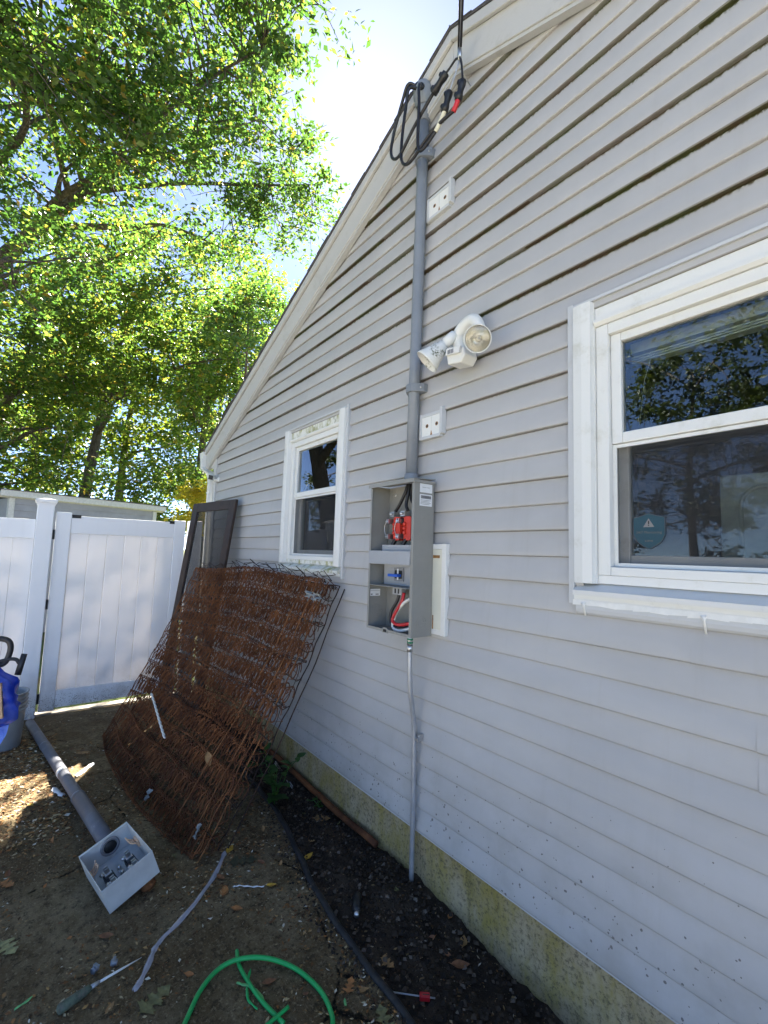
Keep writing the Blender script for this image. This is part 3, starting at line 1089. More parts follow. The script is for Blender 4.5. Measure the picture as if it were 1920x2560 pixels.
cbl('conductor', [(-1.770, -0.10, 4.075), (-1.800, -0.150, 4.09), (-1.850, -0.150, 4.03), (-1.925, -0.145, 3.90), (-1.948, -0.145, 3.80), (-1.915, -0.148, 3.728), (-1.850, -0.15, 3.715), (-1.745, -0.15, 3.79), (-1.605, -0.14, 3.885)], 0.0085, M['cable'], cx)
cbl('conductor', [(-1.765, -0.11, 4.06), (-1.790, -0.155, 4.05), (-1.820, -0.150, 3.96), (-1.845, -0.150, 3.80), (-1.845, -0.150, 3.68), (-1.805, -0.152, 3.615), (-1.745, -0.152, 3.605), (-1.660, -0.150, 3.64), (-1.560, -0.145, 3.665), (-1.452, -0.135, 3.668)], 0.0085, M['cable'], cx)
cbl('conductor', [(-1.735, -0.11, 4.045), (-1.700, -0.16, 3.99), (-1.690, -0.165, 3.86), (-1.700, -0.16, 3.70), (-1.690, -0.158, 3.615), (-1.655, -0.155, 3.60), (-1.60, -0.15, 3.625), (-1.575, -0.145, 3.645)], 0.0085, M['cable'], cx)
cbl('white_tape', [(-1.580, -0.145, 3.640), (-1.552, -0.142, 3.672), (-1.522, -0.14, 3.712)], 0.0115, M['tape'], cx)
cbl('red_tape', [(-1.464, -0.138, 3.662), (-1.450, -0.136, 3.682), (-1.437, -0.135, 3.705)], 0.0125, M['redwire'], cx)


def splice(a, b, r):
    A, B = Vector(a), Vector(b)
    d = B - A
    mb = MB()
    pts = [A + d * t for t in (0, 0.03, 0.25, 0.42, 0.58, 0.75, 0.97, 1)]
    mb.tube(pts, [r * k for k in (0.55, 1.0, 1.05, 0.85, 0.85, 1.05, 1.0, 0.55)], 10)
    side = Vector((-0.55, -0.35, 0.75)).normalized()
    for t in (0.2, 0.8):
        c = A + d * t
        mb.lathe([(r * 0.62, 0), (r * 0.66, r * 1.0), (r * 0.55, r * 1.5), (0, r * 1.55)], c, side, 10)
    o = shift(mb, cx).build('splice_cover', M['rubber'], cx)
    return o


splice((-1.612, -0.14, 3.878), (-1.520, -0.135, 3.925), 0.019)
splice((-1.526, -0.14, 3.706), (-1.496, -0.135, 3.800), 0.018)
splice((-1.438, -0.135, 3.700), (-1.412, -0.13, 3.790), 0.018)
# triplex drop from the pole, dead-end wedge and the wires below it
dropc = thing('service_drop', 'overhead service cable coming down to a wedge clamp by the gable', 'cable', (-1.44, -0.12, 3.95))
A = Vector((-1.437, -0.13, 3.985))
Pp = Vector((5.4, -6.9, 8.0))
pth = []
for i in range(40):
    t = i / 39
    q = A.lerp(Pp, t)
    q.z -= 0.35 * math.sin(math.pi * t)
    pth.append(q)
for k in range(2):
    wpts = [q + Vector((0.008 * math.cos(i * 1.1 + k * math.pi), 0.008 * math.sin(i * 1.1 + k * math.pi), 0.0)) for i, q in enumerate(pth)]
    shift(MB().tube(wpts, 0.0055, 6), dropc).build('line_wire', M['cable'], dropc)
shift(MB().tube(pth, 0.0042, 6), dropc).build('neutral_wire', M['emt'], dropc)
w = MB().tube([(-1.437, -0.13, 3.99), (-1.438, -0.128, 3.955), (-1.441, -0.124, 3.925)], [0.009, 0.012, 0.009], 8)
shift(w, dropc).build('wedge_clamp', M['steel'], dropc)
w = MB().tube([(-1.441, -0.124, 3.928), (-1.446, -0.11, 3.905), (-1.455, -0.07, 3.885), (-1.456, -0.03, 3.87)], 0.003, 6)
shift(w, dropc).build('bail_wire', M['steel'], dropc)
cbl('tail_wire', [(-1.440, -0.130, 3.935), (-1.462, -0.132, 3.945), (-1.490, -0.133, 3.935), (-1.520, -0.135, 3.924)], 0.0052, M['cable'], dropc)
cbl('tail_wire', [(-1.436, -0.130, 3.935), (-1.424, -0.131, 3.90), (-1.418, -0.131, 3.85), (-1.413, -0.130, 3.79)], 0.0052, M['cable'], dropc)
cbl('tail_wire', [(-1.440, -0.128, 3.925), (-1.462, -0.130, 3.87), (-1.482, -0.132, 3.83), (-1.496, -0.134, 3.80)], 0.0032, M['steel'], dropc)

# ------------------------------------------------------------------ old cover panel and the new meter main
pan = thing('cover_panel', 'cream patch panel framed in white behind the meter box', 'panel', (-1.62, -0.02, 1.35))
o = MB().box((-1.97, -0.0335, 1.165), (-1.585, -0.010, 1.545))
shift(o, pan).build('board', M['cream'], pan)
fr = MB().box((-1.5845, -0.037, 1.140), (-1.556, -0.010, 1.572)).box((-1.97, -0.035, 1.546), (-1.585, -0.0175, 1.571)).box((-1.97, -0.035, 1.141), (-1.585, -0.0175, 1.1645))
soft(shift(fr, pan).build('edge_channel', M['white'], pan), 0.002)
o = MB().box((-1.645, -0.0352, 1.503), (-1.60, -0.0336, 1.517)).box((-1.642, -0.0350, 1.165), (-1.636, -0.0336, 1.23))
shift(o, pan).build('rust_mark', M['ruststain'], pan)

mt = thing('meter_box', 'open grey meter main box with red jaw blocks and blue breaker handle', 'meter box', (-1.82, -0.04, 1.13))
X0, X1, Y0, Y1, Z0, Z1 = -2.0, -1.645, -0.165, -0.037, 1.130, 1.876
tk = 0.0025


def part(mb, name, m, parent=mt):
    return shift(mb, mt).build(name, m, parent)


part(MB().box((X0, Y1 - tk, Z0), (X1, Y1, Z1)), 'back_plate', M['enclosure'])
part(MB().box((X0, Y0, Z0), (X0 + tk, Y1 - tk - .0005, Z1)), 'side_panel', M['enclosure'])
sp = part(MB().box((X1 - tk, Y0, Z0), (X1, Y1 - tk - .0005, Z1)), 'side_panel', M['enclosure'])
part(MB().box((X0 + tk + .0005, Y0 + .001, Z0), (X1 - tk - .0005, Y1 - tk - .0005, Z0 + tk)), 'bottom_panel', M['enclosure'])
tp = MB().prism([(Y0 - 0.012, Z1 - 0.014), (Y0 - 0.012, Z1 + 0.004), (Y1, Z1 + 0.012), (Y1, Z1 + 0.009), (Y0 - 0.010, Z1 + 0.001), (Y0 - 0.010, Z1 - 0.014)], X0 - 0.006, X1 + 0.008, 'x')
part(tp, 'rain_hood', M['enclosure'])
part(MB().box((X1 + .0005, Y0 - 0.010, Z1 - 0.014), (X1 + 0.008, Y1, Z1 - 0.0005)), 'hood_return', M['enclosure'])
fl = MB().box((X0 + tk, Y0, Z0), (X0 + 0.014, Y0 + 0.002, Z1 - 0.015)).box((X1 - 0.018, Y0, Z0), (X1 - tk, Y0 + 0.002, Z1 - 0.015)).box((X0 + 0.0145, Y0, Z0), (X1 - 0.0185, Y0 + 0.002, Z0 + 0.013))
part(fl, 'front_flange', M['enclosure'])
hp = MB().prism([(-1.865, Z0 - 0.004), (-1.815, Z0 - 0.004), (-1.818, Z0 + 0.015), (-1.828, Z0 + 0.022), (-1.852, Z0 + 0.022), (-1.862, Z0 + 0.015)], Y0 - 0.003, Y0 - 0.0005)
hb_ = part(hp, 'hasp', M['enclosure'])
part(MB().box((-1.852, Y0 - 0.0045, Z0), (-1.828, Y0 - 0.0032, Z0 + 0.013)), 'hasp_slot', M['black'], hb_)
# dead-front band with the ledge above it, breaker plate
part(MB().box((X0 + 0.003, Y0 - 0.0035, 1.466), (X1 - 0.019, Y0 - 0.0005, 1.531)), 'deadfront_band', M['deadfront'])
part(MB().box((X0 + 0.075, -0.135, 1.5315), (X1 - 0.020, -0.131, 1.562)).box((X0 + 0.003, -0.162, 1.463), (X1 - 0.004, -0.0405, 1.4655)), 'ledge', M['deadfront'])
bp = part(MB().box((X0 + 0.038, -0.088, 1.357), (X1 - 0.004, -0.085, 1.4625)), 'breaker_plate', M['deadfront'])
part(MB().box((X0 + 0.003, -0.164, 1.352), (X1 - 0.004, -0.060, 1.3545)), 'divider', M['enclosure'])
br = part(MB().box((-1.868, -0.096, 1.380), (-1.796, -0.0885, 1.446)), 'breaker', M['inkgrey'])
part(MB().box((-1.860, -0.098, 1.392), (-1.804, -0.0965, 1.434)), 'breaker_window', M['black'], br)
soft(part(MB().box((-1.884, -0.128, 1.401), (-1.806, -0.0985, 1.415)), 'breaker_handle', M['blue'], br), 0.003)
part(MB().box((-1.839, -0.1005, 1.386), (-1.829, -0.0985, 1.400)).box((-1.839, -0.1005, 1.4155), (-1.829, -0.0985, 1.442)), 'handle_tie', M['label'], br)
lg = part(MB().box((-1.865, -0.105, 1.312), (-1.795, -0.075, 1.350)), 'terminal_block', M['deadfront'])
part(MB().box((-1.848, -0.1065, 1.318), (-1.838, -0.1052, 1.342)).box((-1.822, -0.1065, 1.318), (-1.812, -0.1052, 1.342)), 'terminal_slot', M['black'], lg)
# jaws
for xc in (-1.872, -1.787):
    prof = [(xc - 0.027, 1.595), (xc - 0.018, 1.588), (xc + 0.018, 1.588), (xc + 0.027, 1.595), (xc + 0.027, 1.702), (xc + 0.018, 1.71), (xc - 0.018, 1.71), (xc - 0.027, 1.702)]
    jb = part(MB().prism(prof, -0.085, -0.042), 'jaw_block', M['red'])
    rib = MB()
    for q in range(3):
        rib.lathe([(0.0105, 0), (0.0105, 0.006), (0.007, 0.010), (0, 0.010)], (xc - 0.017, -0.086, 1.627 + q * 0.022), (0, -1, 0), 10)
    part(rib, 'rib', M['red'], jb)
    for zc in (1.688, 1.608):
        jw = MB()
        for s in (-1, 1):
            jw.box((xc - 0.052 + s * 0.007, -0.110, zc - 0.012), (xc - 0.048 + s * 0.007, -0.05, zc + 0.012))
        jw.box((xc - 0.062, -0.112, zc - 0.004), (xc - 0.038, -0.108, zc + 0.002))
        part(jw, 'jaw', M['steel'], jb)
    lug = MB().box((xc - 0.045, -0.095, 1.712), (xc - 0.012, -0.055, 1.738)).lathe([(0.0, 0.012), (0.008, 0.012), (0.008, 0.0)], (xc - 0.028, -0.098, 1.725), (0, -1, 0), 10)
    part(lug, 'lug', M['steel'], jb)
    hoop = [(xc - 0.055 - 0.022 * math.sin(math.pi * t), -0.105, 1.60 + 0.10 * t) for t in np.linspace(0, 1, 9)]
    part(MB().tube(hoop, 0.0018, 5), 'bypass_clip', M['steel'], jb)


def wire(pts, r, m, nm='conductor'):
    return part(MB().tube(smooth_path(pts, 6), r, 8), nm, m)


wire([(-1.800, -0.075, 1.878), (-1.812, -0.085, 1.83), (-1.855, -0.085, 1.77), (-1.897, -0.08, 1.735)], 0.0085, M['cable'])
wire([(-1.795, -0.07, 1.878), (-1.800, -0.075, 1.82), (-1.806, -0.08, 1.77), (-1.790, -0.08, 1.738)], 0.0085, M['cable'])
wire([(-1.785, -0.06, 1.878), (-1.790, -0.062, 1.82), (-1.760, -0.07, 1.775), (-1.690, -0.075, 1.755)], 0.0085, M['cable'])
wire([(-1.885, -0.075, 1.595), (-1.900, -0.085, 1.565), (-1.880, -0.08, 1.535)], 0.011, M['cable'])
wire([(-1.800, -0.075, 1.595), (-1.815, -0.085, 1.565), (-1.790, -0.08, 1.535)], 0.011, M['cable'])
wire([(-1.822, -0.095, 1.325), (-1.832, -0.10, 1.28), (-1.866, -0.11, 1.22), (-1.858, -0.115, 1.17), (-1.81, -0.115, 1.152), (-1.745, -0.10, 1.16), (-1.70, -0.08, 1.20)], 0.0085, M['cable'])
wire([(-1.785, -0.095, 1.325), (-1.790, -0.105, 1.28), (-1.828, -0.118, 1.215), (-1.836, -0.122, 1.18), (-1.79, -0.12, 1.168), (-1.73, -0.105, 1.182), (-1.68, -0.09, 1.20)], 0.0085, M['redwire'])
wire([(-1.690, -0.08, 1.300), (-1.745, -0.095, 1.295), (-1.80, -0.105, 1.255), (-1.835, -0.112, 1.20), (-1.835, -0.12, 1.152), (-1.79, -0.12, 1.140), (-1.73, -0.11, 1.155), (-1.68, -0.095, 1.18)], 0.0085, M['whitewire'])
wire([(-1.68, -0.06, 1.27), (-1.755, -0.065, 1.265), (-1.765, -0.07, 1.25), (-1.735, -0.08, 1.19)], 0.003, M['copper'])
# knockouts
ko = MB()
for r in (0.014, 0.024, 0.034):
    ko.tube([(X0 + tk + 0.0012, -0.105 + r * math.cos(a), 1.215 + r * math.sin(a)) for a in np.linspace(0, 2 * math.pi, 25)], 0.0012, 4)
part(ko, 'knockout', M['enclosure'])
ko = MB()
for r in (0.018, 0.03):
    ko.tube([(X1 + 0.0004, -0.105 + r * math.cos(a), 1.20 + r * math.sin(a)) for a in np.linspace(0, 2 * math.pi, 25)], 0.0009, 4)
part(ko, 'knockout', M['enclosure'])
part(MB().lathe([(0, 0.004), (0.008, 0.004), (0.009, 0)], (-1.945, Y1 - tk, 1.835), (0, -1, 0), 10), 'bolt', M['steel'])
# stickers on the box
l1 = part(MB().box((X1 + .0003, -0.132, 1.817), (X1 + .0009, -0.052, 1.860)), 'paper_label', M['label'])
text_mesh('CONTACT UTILITY', 0.006, 'lettering', M['ink'], mt, (X1 + .0013 + 1.82, -0.092 + 0.04, 1.842 - 1.13), (math.pi / 2, 0, math.pi / 2))
l2 = part(MB().box((X1 + .0003, -0.132, 1.752), (X1 + .0009, -0.052, 1.808)), 'paper_label', M['label'])
part(MB().box((X1 + .0010, -0.126, 1.787), (X1 + .0013, -0.058, 1.803)), 'warning_bar', M['inkgrey'], l2)
text_mesh('WARNING', 0.012, 'lettering', M['ink'], mt, (X1 + .0018 + 1.82, -0.088 + 0.04, 1.795 - 1.13), (math.pi / 2, 0, math.pi / 2))
lns = MB()
for q in range(4):
    lns.box((X1 + .0010, -0.127, 1.779 - q * 0.0065), (X1 + .0012, -0.06 - 0.008 * (q % 2), 1.7812 - q * 0.0065))
part(lns, 'print_line', M['inkgrey'], l2)
l3 = part(MB().box((X0 + tk + .0003, -0.150, 1.292), (X0 + tk + .0009, -0.085, 1.328)), 'paper_label', M['label'])
part(MB().box((X0 + tk + .0010, -0.147, 1.319), (X0 + tk + .0012, -0.088, 1.3205)).box((X0 + tk + .0010, -0.147, 1.297), (X0 + tk + .0012, -0.135, 1.304)).box((X0 + tk + .0010, -0.115, 1.297), (X0 + tk + .0012, -0.095, 1.303)), 'print_line', M['inkgrey'], l3)

# ------------------------------------------------------------------ conduit to the ground
em = thing('ground_conduit', 'thin bent steel conduit running from meter box to soil', 'conduit', (-1.742, -0.04, 0.0))
path = smooth_path([(-1.736, -0.090, 1.075), (-1.734, -0.090, 0.97), (-1.736, -0.080, 0.86), (-1.741, -0.058, 0.76), (-1.744, -0.042, 0.66), (-1.743, -0.038, 0.40), (-1.742, -0.038, -0.03)], 8)
shift(MB().tube(path, 0.0118, 14), em).build('pipe', M['emt'], em)
shift(MB().lathe([(0.012, 0), (0.0155, 0.001), (0.0155, 0.03), (0.0135, 0.031)], (-1.735, -0.0905, 1.045), (0, 0, 1), 14), em).build('coupling', M['steel'], em)
gs = shift(MB().lathe([(0.013, 0), (0.0145, 0.001), (0.0145, 0.05), (0.012, 0.051)], (-1.737, -0.090, 1.079), (0, 0, 1), 14), em).build('threaded_nipple', M['steel'], em)
gm = plain('green_tape', (0.02, 0.16, 0.09), 0.5)
for q in range(3):
    shift(MB().lathe([(0.0146, 0), (0.0152, 0.002), (0.0152, 0.008), (0.0146, 0.010)], (-1.737, -0.090, 1.086 + q * 0.015), (0.1, 0, 1), 12), em).build('green_band', gm, gs)
ck = MB().box((-1.728, -0.050, 0.624), (-1.703, -0.017, 0.634)).lathe([(0.0125, 0), (0.0145, 0.001), (0.0145, 0.017), (0.0125, 0.018)], (-1.743, -0.033, 0.620), (0, 0, 1), 14)
cko = shift(ck, em).build('strap', M['steel'], em)
shift(MB().lathe([(0, 0.005), (0.006, 0.005), (0.006, 0)], (-1.712, -0.040, 0.645), (0.3, -1, 0), 8).box((-1.72, -0.042, 0.634), (-1.704, -0.018, 0.655)), em).build('screw', M['steel'], cko)


# ------------------------------------------------------------------ old mounting blocks
def mount_block(x0, x1, z0, z1, label, slope):
    b = thing('mounting_block', label, 'mounting block', ((x0 + x1) / 2, -0.02, (z0 + z1) / 2), 'old mounting blocks on the siding')
    xm = (x0 + x1) / 2
    t = 0.017
    P = MB().box((x0, -0.034, z0 - 0.010), (x0 + t, -0.010, z1 + 0.003)).box((x1 - t, -0.042, z0), (x1, -0.010, z1 + 0.012)).box((x0 + t + .0005, -0.033, z1 - t), (x1 - t - .0005, -0.010, z1)).box((x0 + t + .0005, -0.037, z0 - 0.012), (x1 - t - .0005, -0.010, z0 + 0.004))
    soft(shift(P, b).build('channel', M['jchannel'], b), 0.002)
    for (a, c) in ((x0 + t + .001, xm - .0012), (xm + .0012, x1 - t - .001)):
        pl = shift(MB().box((a, -0.0305, z0 + 0.0045), (c, -0.010, z1 - t - .0005)), b).build('plate', M['white'], b)
        hx = (a + c) / 2 + 0.004
        hz = (z0 + z1) / 2 - 0.004
        shift(MB().lathe([(0.0, 0.0012), (0.0055, 0.0012), (0.006, 0)], (hx, -0.0305, hz), (0, -1, 0), 10), b).build('hole', M['black'], pl)
        shift(MB().lathe([(0.006, 0.0006), (0.010, 0.0006), (0.0105, 0)], (hx, -0.0305, hz), (0, -1, 0), 12), b).build('rust_ring', M['ruststain'], pl)
    shift(MB().prism([(xm - 0.007, z0 + 0.005), (xm + 0.009, z0 + 0.005), (xm + 0.002, z0 + 0.030), (xm - 0.001, z0 + 0.030)], -0.03058, -0.03052), b).build('rust_stain', M['ruststain'], b)
    return b


mount_block(-1.772, -1.598, 2.118, 2.240, 'rust stained white block beside the mast below the light', 0)
mount_block(-1.758, -1.568, 3.318, 3.438, 'white block beside the mast high under the gable', 0)

# ------------------------------------------------------------------ twin flood light
fl_ = thing('flood_light', 'white twin flood light with motion sensor on the siding', 'light', (-1.475, -0.02, 2.56))


def fpart(mb, name, m, parent=None):
    return shift(mb, fl_).build(name, m, parent or fl_)


bs = MB().lathe([(0.0, 0.030), (0.035, 0.030), (0.050, 0.022), (0.055, 0.0)], (-1.455, -0.016, 2.565), (0, -1, 0), 24)
bs.tube(smooth_path([(-1.485, -0.03, 2.49), (-1.490, -0.045, 2.535), (-1.475, -0.055, 2.575), (-1.425, -0.06, 2.60), (-1.375, -0.066, 2.595), (-1.342, -0.068, 2.555), (-1.328, -0.072, 2.495)], 5), [0.03] * 20 + [0.029, 0.028, 0.027, 0.026, 0.025, 0.024, 0.024, 0.024, 0.023, 0.022, 0.020], 12)
fpart(bs, 'base', M['white'])
# right head: bell facing the yard
fc = Vector((-1.262, -0.170, 2.432))
nrm = Vector((0.50, -0.74, -0.45)).normalized()
hdm = MB().lathe([(0.0, -0.140), (0.018, -0.137), (0.024, -0.122), (0.024, -0.086), (0.032, -0.072), (0.049, -0.036), (0.057, -0.011), (0.0585, 0.0), (0.0555, 0.001), (0.053, -0.009)], fc, nrm, 28)
lh = fpart(hdm, 'lamp_housing', M['white'])
refl = NT('lamp_reflector')
pr_ = refl.pbsdf((0.75, 0.74, 0.70), 0.22, 0.9)
M['reflector'] = refl.finish(pr_)
fpart(MB().lathe([(0.0525, -0.008), (0.046, -0.020), (0.033, -0.036), (0.018, -0.046), (0.0, -0.048)], fc, nrm, 28), 'reflector', M['reflector'], lh)
fpart(MB().lathe([(0.0, -0.046), (0.010, -0.044), (0.009, -0.030), (0.0, -0.027)], fc, nrm, 12), 'filament', M['steel'], lh)
fpart(MB().lathe([(0.0525, -0.004), (0.040, 0.001), (0.02, 0.004), (0.0, 0.005)], fc, nrm, 28), 'lamp_lens', glass_mat('lamp_glass', (0.92, 0.92, 0.88), 1.5, 1.0), lh)
# left head: seen from its side
ax = Vector((-0.50, -0.50, -0.71)).normalized()
K = Vector((-1.505, -0.085, 2.548))
kn = MB().tube([(-1.475, -0.06, 2.565), (-1.492, -0.075, 2.556), K], [0.012, 0.012, 0.015], 10)
N = K + ax * 0.028
kn.lathe([(0.0, -0.045), (0.024, -0.043), (0.026, -0.02), (0.026, 0.012), (0.020, 0.018), (0.018, 0.028)], N - ax * 0.012, ax, 14)
fpart(kn, 'knuckle', M['white'])
h2 = fpart(MB().lathe([(0.018, 0.014), (0.028, 0.016), (0.029, 0.030), (0.034, 0.036), (0.048, 0.085), (0.062, 0.122), (0.064, 0.132), (0.060, 0.133), (0.055, 0.120), (0.0, 0.105)], N, ax, 26), 'lamp_housing', M['algaecone'])
# sensor
sn = MB().prism([(-1.478, 2.398), (-1.395, 2.385), (-1.370, 2.415), (-1.380, 2.455), (-1.470, 2.468), (-1.485, 2.44)], -0.130, -0.045)
so_ = soft(fpart(sn, 'motion_sensor', M['white']), 0.006)
fpart(MB().prism([(-1.476, 2.436), (-1.392, 2.426), (-1.386, 2.455), (-1.470, 2.466)], -0.146, -0.1305), 'sensor_hood', M['white'], so_)
fpart(MB().box((-1.462, -0.1475, 2.437), (-1.445, -0.1463, 2.456)).box((-1.442, -0.1475, 2.435), (-1.426, -0.1463, 2.454)), 'switch', M['inkgrey'], so_)

# ------------------------------------------------------------------ small camera by the corner
sc_ = thing('security_camera', 'small white security camera with black face at the house corner', 'camera', (-5.10, -0.05, 2.25))
d = Vector((0.80, -0.60, -0.12)).normalized()
mb = MB().tube([Vector((-5.10, -0.075, 2.285)) - d * 0.03, Vector((-5.10, -0.075, 2.285)) + d * 0.035], 0.036, 4, smooth=False)
soft(shift(mb, sc_).build('body', M['white'], sc_), 0.006)
mb = MB().tube([Vector((-5.10, -0.075, 2.285)) + d * 0.0352, Vector((-5.10, -0.075, 2.285)) + d * 0.038], 0.034, 4, smooth=False)
shift(mb, sc_).build('face', M['black'], sc_)
mb = MB().tube([(-5.10, -0.06, 2.27), (-5.07, -0.04, 2.26), (-5.045, -0.017, 2.265)], 0.010, 8).lathe([(0, 0.012), (0.022, 0.012), (0.026, 0)], (-5.045, -0.016, 2.265), (0, -1, 0), 14)
shift(mb, sc_).build('bracket', M['white'], sc_)
mb = MB().tube(smooth_path([(-5.12, -0.05, 2.25), (-5.13, -0.035, 2.20), (-5.125, -0.03, 2.0), (-5.128, -0.03, 1.2), (-5.12, -0.03, 0.5)], 5), 0.004, 6)
shift(mb, sc_).build('lead', M['whitewire'], sc_)

# ------------------------------------------------------------------ white fence and gate (plane x = -5.33)
GX0, GX1 = -5.385, -5.335


def post(y0, y1, zt, label, cap=True):
    p = thing('fence_post', label, 'fence post', (-5.36, (y0 + y1) / 2, -0.1))
    s = MB().box((-5.425, y0, -0.12), (-5.425 + (y1 - y0), y1, zt))
    soft(shift(s, p).build('shaft', M['fence'], p), 0.006)
    if cap:
        xm, ym, h = -5.425 + (y1 - y0) / 2, (y0 + y1) / 2, (y1 - y0) / 2
        vs, fs = [], []
        for (r, z) in ((h + 0.004, zt - 0.004), (h + 0.006, zt + 0.012), (h + 0.016, zt + 0.022), (h + 0.020, zt + 0.040), (h + 0.018, zt + 0.048), (0.02, zt + 0.064)):
            vs += [(xm - r, ym - r, z), (xm + r, ym - r, z), (xm + r, ym + r, z), (xm - r, ym + r, z)]
        for i in range(5):
            for k in range(4):
                fs.append((i * 4 + k, i * 4 + (k + 1) % 4, (i + 1) * 4 + (k + 1) % 4, (i + 1) * 4 + k))
        fs.append((20, 21, 22, 23))
        soft(shift(MB().add(vs, fs), p).build('cap', M['fence'], p), 0.002)
    return p


post(-1.562, -1.432, 1.872, 'white square fence post with flat cap beside the gate')
post(-0.215, -0.085, 1.81, 'white end post between gate and house corner', False)

fs_ = thing('privacy_fence', 'white vinyl privacy fence run left of the capped post', 'fence', (-5.36, -2.7, -0.06))
for (z0, z1, nm) in ((1.556, 1.733, 'top_rail'), (0.02, 0.175, 'bottom_rail')):
    soft(shift(MB().box((-5.385, -3.815, z0), (-5.340, -1.5635, z1)), fs_).build(nm, M['fence'], fs_), 0.004)
yy = -1.5635
while yy > -3.7:
    y2 = max(yy - 0.1515, -3.815)
    b = MB().prism([(y2 + 0.0004, 0.17), (yy - 0.0004, 0.17), (yy - 0.0004, 1.56), (y2 + 0.0004, 1.56)], -5.374, -5.351, 'x')
    soft(shift(b, fs_).build('fence_board', M['fencethin'], fs_), 0.004)
    yy -= 0.1515

gate = thing('gate', 'white vinyl gate with mud splashed bottom rail', 'gate', (-5.36, -0.83, -0.02))


def gp(mb, nm, m=None, par=None):
    return shift(mb, gate).build(nm, m or M['fence'], par or gate)


soft(gp(MB().box((-5.395, -1.412, -0.022), (-5.335, -1.290, 1.816)), 'stile'), 0.006)
soft(gp(MB().box((-5.395, -0.365, -0.015), (-5.335, -0.250, 1.806)), 'stile'), 0.006)
soft(gp(MB().box((-5.387, -1.2895, 1.617), (-5.339, -0.3655, 1.786)), 'top_rail'), 0.004)
soft(gp(MB().prism([(-1.2895, 0.000), (-0.3655, 0.012), (-0.3655, 0.155), (-1.2895, 0.160)], -5.387, -5.337, 'x'), 'bottom_rail'), 0.004)
nb = 6
wd = (1.2895 - 0.3655) / nb
for i in range(nb):
    a = -1.2895 + i * wd
    b = MB().box((-5.374, a + 0.0004, 0.156), (-5.350, a + wd - 0.0004, 1.62))
    soft(gp(b, 'gate_board', M['fencethin']), 0.007)
for (y0, y1) in ((-1.288, -1.215), (-0.415, -0.3665)):
    gp(MB().box((-5.392, y0, 1.787), (-5.334, y1, 1.797)).box((-5.3375, y0, 1.765), (-5.334, y1, 1.787)), 'corner_bracket', M['black'])
for zc in (1.60, 0.95, 0.10):
    gp(MB().box((-5.345, -1.4315, zc - 0.045), (-5.330, -1.4125, zc + 0.045)), 'hinge', M['black'])
# concrete kerb under the gate
kb = MB().box((-5.46, -1.45, -0.13), (-5.345, -0.05, -0.045))
soft(struct(kb.build('threshold_kerb', plain('pale_concrete', (0.30, 0.27, 0.22), 0.9, var=0.3, scale=14, bump=0.4, bscale=60)), 'pale concrete kerb under the gate'), 0.012)

# ------------------------------------------------------------------ shed beyond the gate
shed = thing('garden_shed', 'low grey clapboard shed beyond the white gate', 'shed', (-10.4, -0.7, -0.05))
ang = math.radians(19)
shed.rotation_euler = (0, 0, ang)
sm = plain('shed_siding', (0.30, 0.30, 0.33), 0.7, var=0.08, scale=5)
swt = plain('shed_trim', (0.55, 0.54, 0.53), 0.7, var=0.1)
HW = 1.28


def lp(mb, nm, m, par=None):
    return mb.build(nm, m, par or shed)


# shed front faces local +x
z = 0.05
i = 0
while z < 2.30:
    b = MB().prism([(0.0, z), (0.018, z), (0.020, z + 0.006), (0.004, z + 0.108), (0.0, z + 0.108)], -HW + 0.07, HW - 0.07, 'y')
    vs = [(p[0], p[1], p[2]) for p in b.v]
    lp(b, 'shed_board', sm)
    z += 0.108
lp(MB().box((-2.4, -HW, 0.0), (-0.002, HW, 2.31)), 'shed_body', sm)
for s in (-1, 1):
    lp(MB().box((-0.05, s * (HW - 0.07), 0.0), (0.028, s * HW + 0.01 * s, 2.31)), 'corner_trim', swt)
lp(MB().prism([(0.12, 2.33), (0.12, 2.43), (0.0, 2.31), (-0.1, 2.31), (-0.1, 2.42)], -HW - 0.16, HW + 0.16, 'y'), 'fascia', swt)
lp(MB().prism([(0.14, 2.4315), (0.14, 2.446), (-2.6, 2.40), (-2.6, 2.33)], -HW - 0.20, HW + 0.20, 'y'), 'shed_roof', M['shingle'])

# ------------------------------------------------------------------ brown screen door leaning in the corner
sd = thing('screen_door', 'dark brown wooden screen door leaning against the siding', 'screen door', (-4.6, -0.4, 0.0))
BL, BR = Vector((-4.985, -0.50, -0.035)), Vector((-4.225, -0.325, -0.02))
TLc, TRc = Vector((-5.055, -0.245, 1.975)), Vector((-4.285, -0.072, 1.985))
nrm_d = (BR - BL).cross(TLc - BL).normalized()      # towards the wall side


def dpt(s, t, n=0.0):
    return (BL * (1 - s) + BR * s) * (1 - t) + (TLc * (1 - s) + TRc * s) * t + nrm_d * n


def dbox(s0, s1, t0, t1, n0, n1):
    vs = [dpt(s, t, n) for n in (n0, n1) for t in (t0, t1) for s in (s0, s1)]
    return MB().add(vs, [(0, 1, 3, 2), (4, 6, 7, 5), (0, 4, 5, 1), (2, 3, 7, 6), (0, 2, 6, 4), (1, 5, 7, 3)])


def sdp(mb, nm, m):
    o = shift(mb, sd).build(nm, m, sd)
    return o


for (a, b) in ((0.0, 0.125), (0.875, 1.0)):
    soft(sdp(dbox(a, b, 0, 1, -0.014, 0.014), 'stile', M['wood']), 0.003)
for (a, b) in ((0.955, 1.0), (0.0, 0.09), (0.42, 0.455)):
    soft(sdp(dbox(0.1255, 0.8745, a, b, -0.0135, 0.0135), 'rail', M['wood']), 0.003)
sdp(dbox(0.1, 0.9, 0.05, 0.97, -0.001, 0.001), 'mesh', M['doorscreen'])

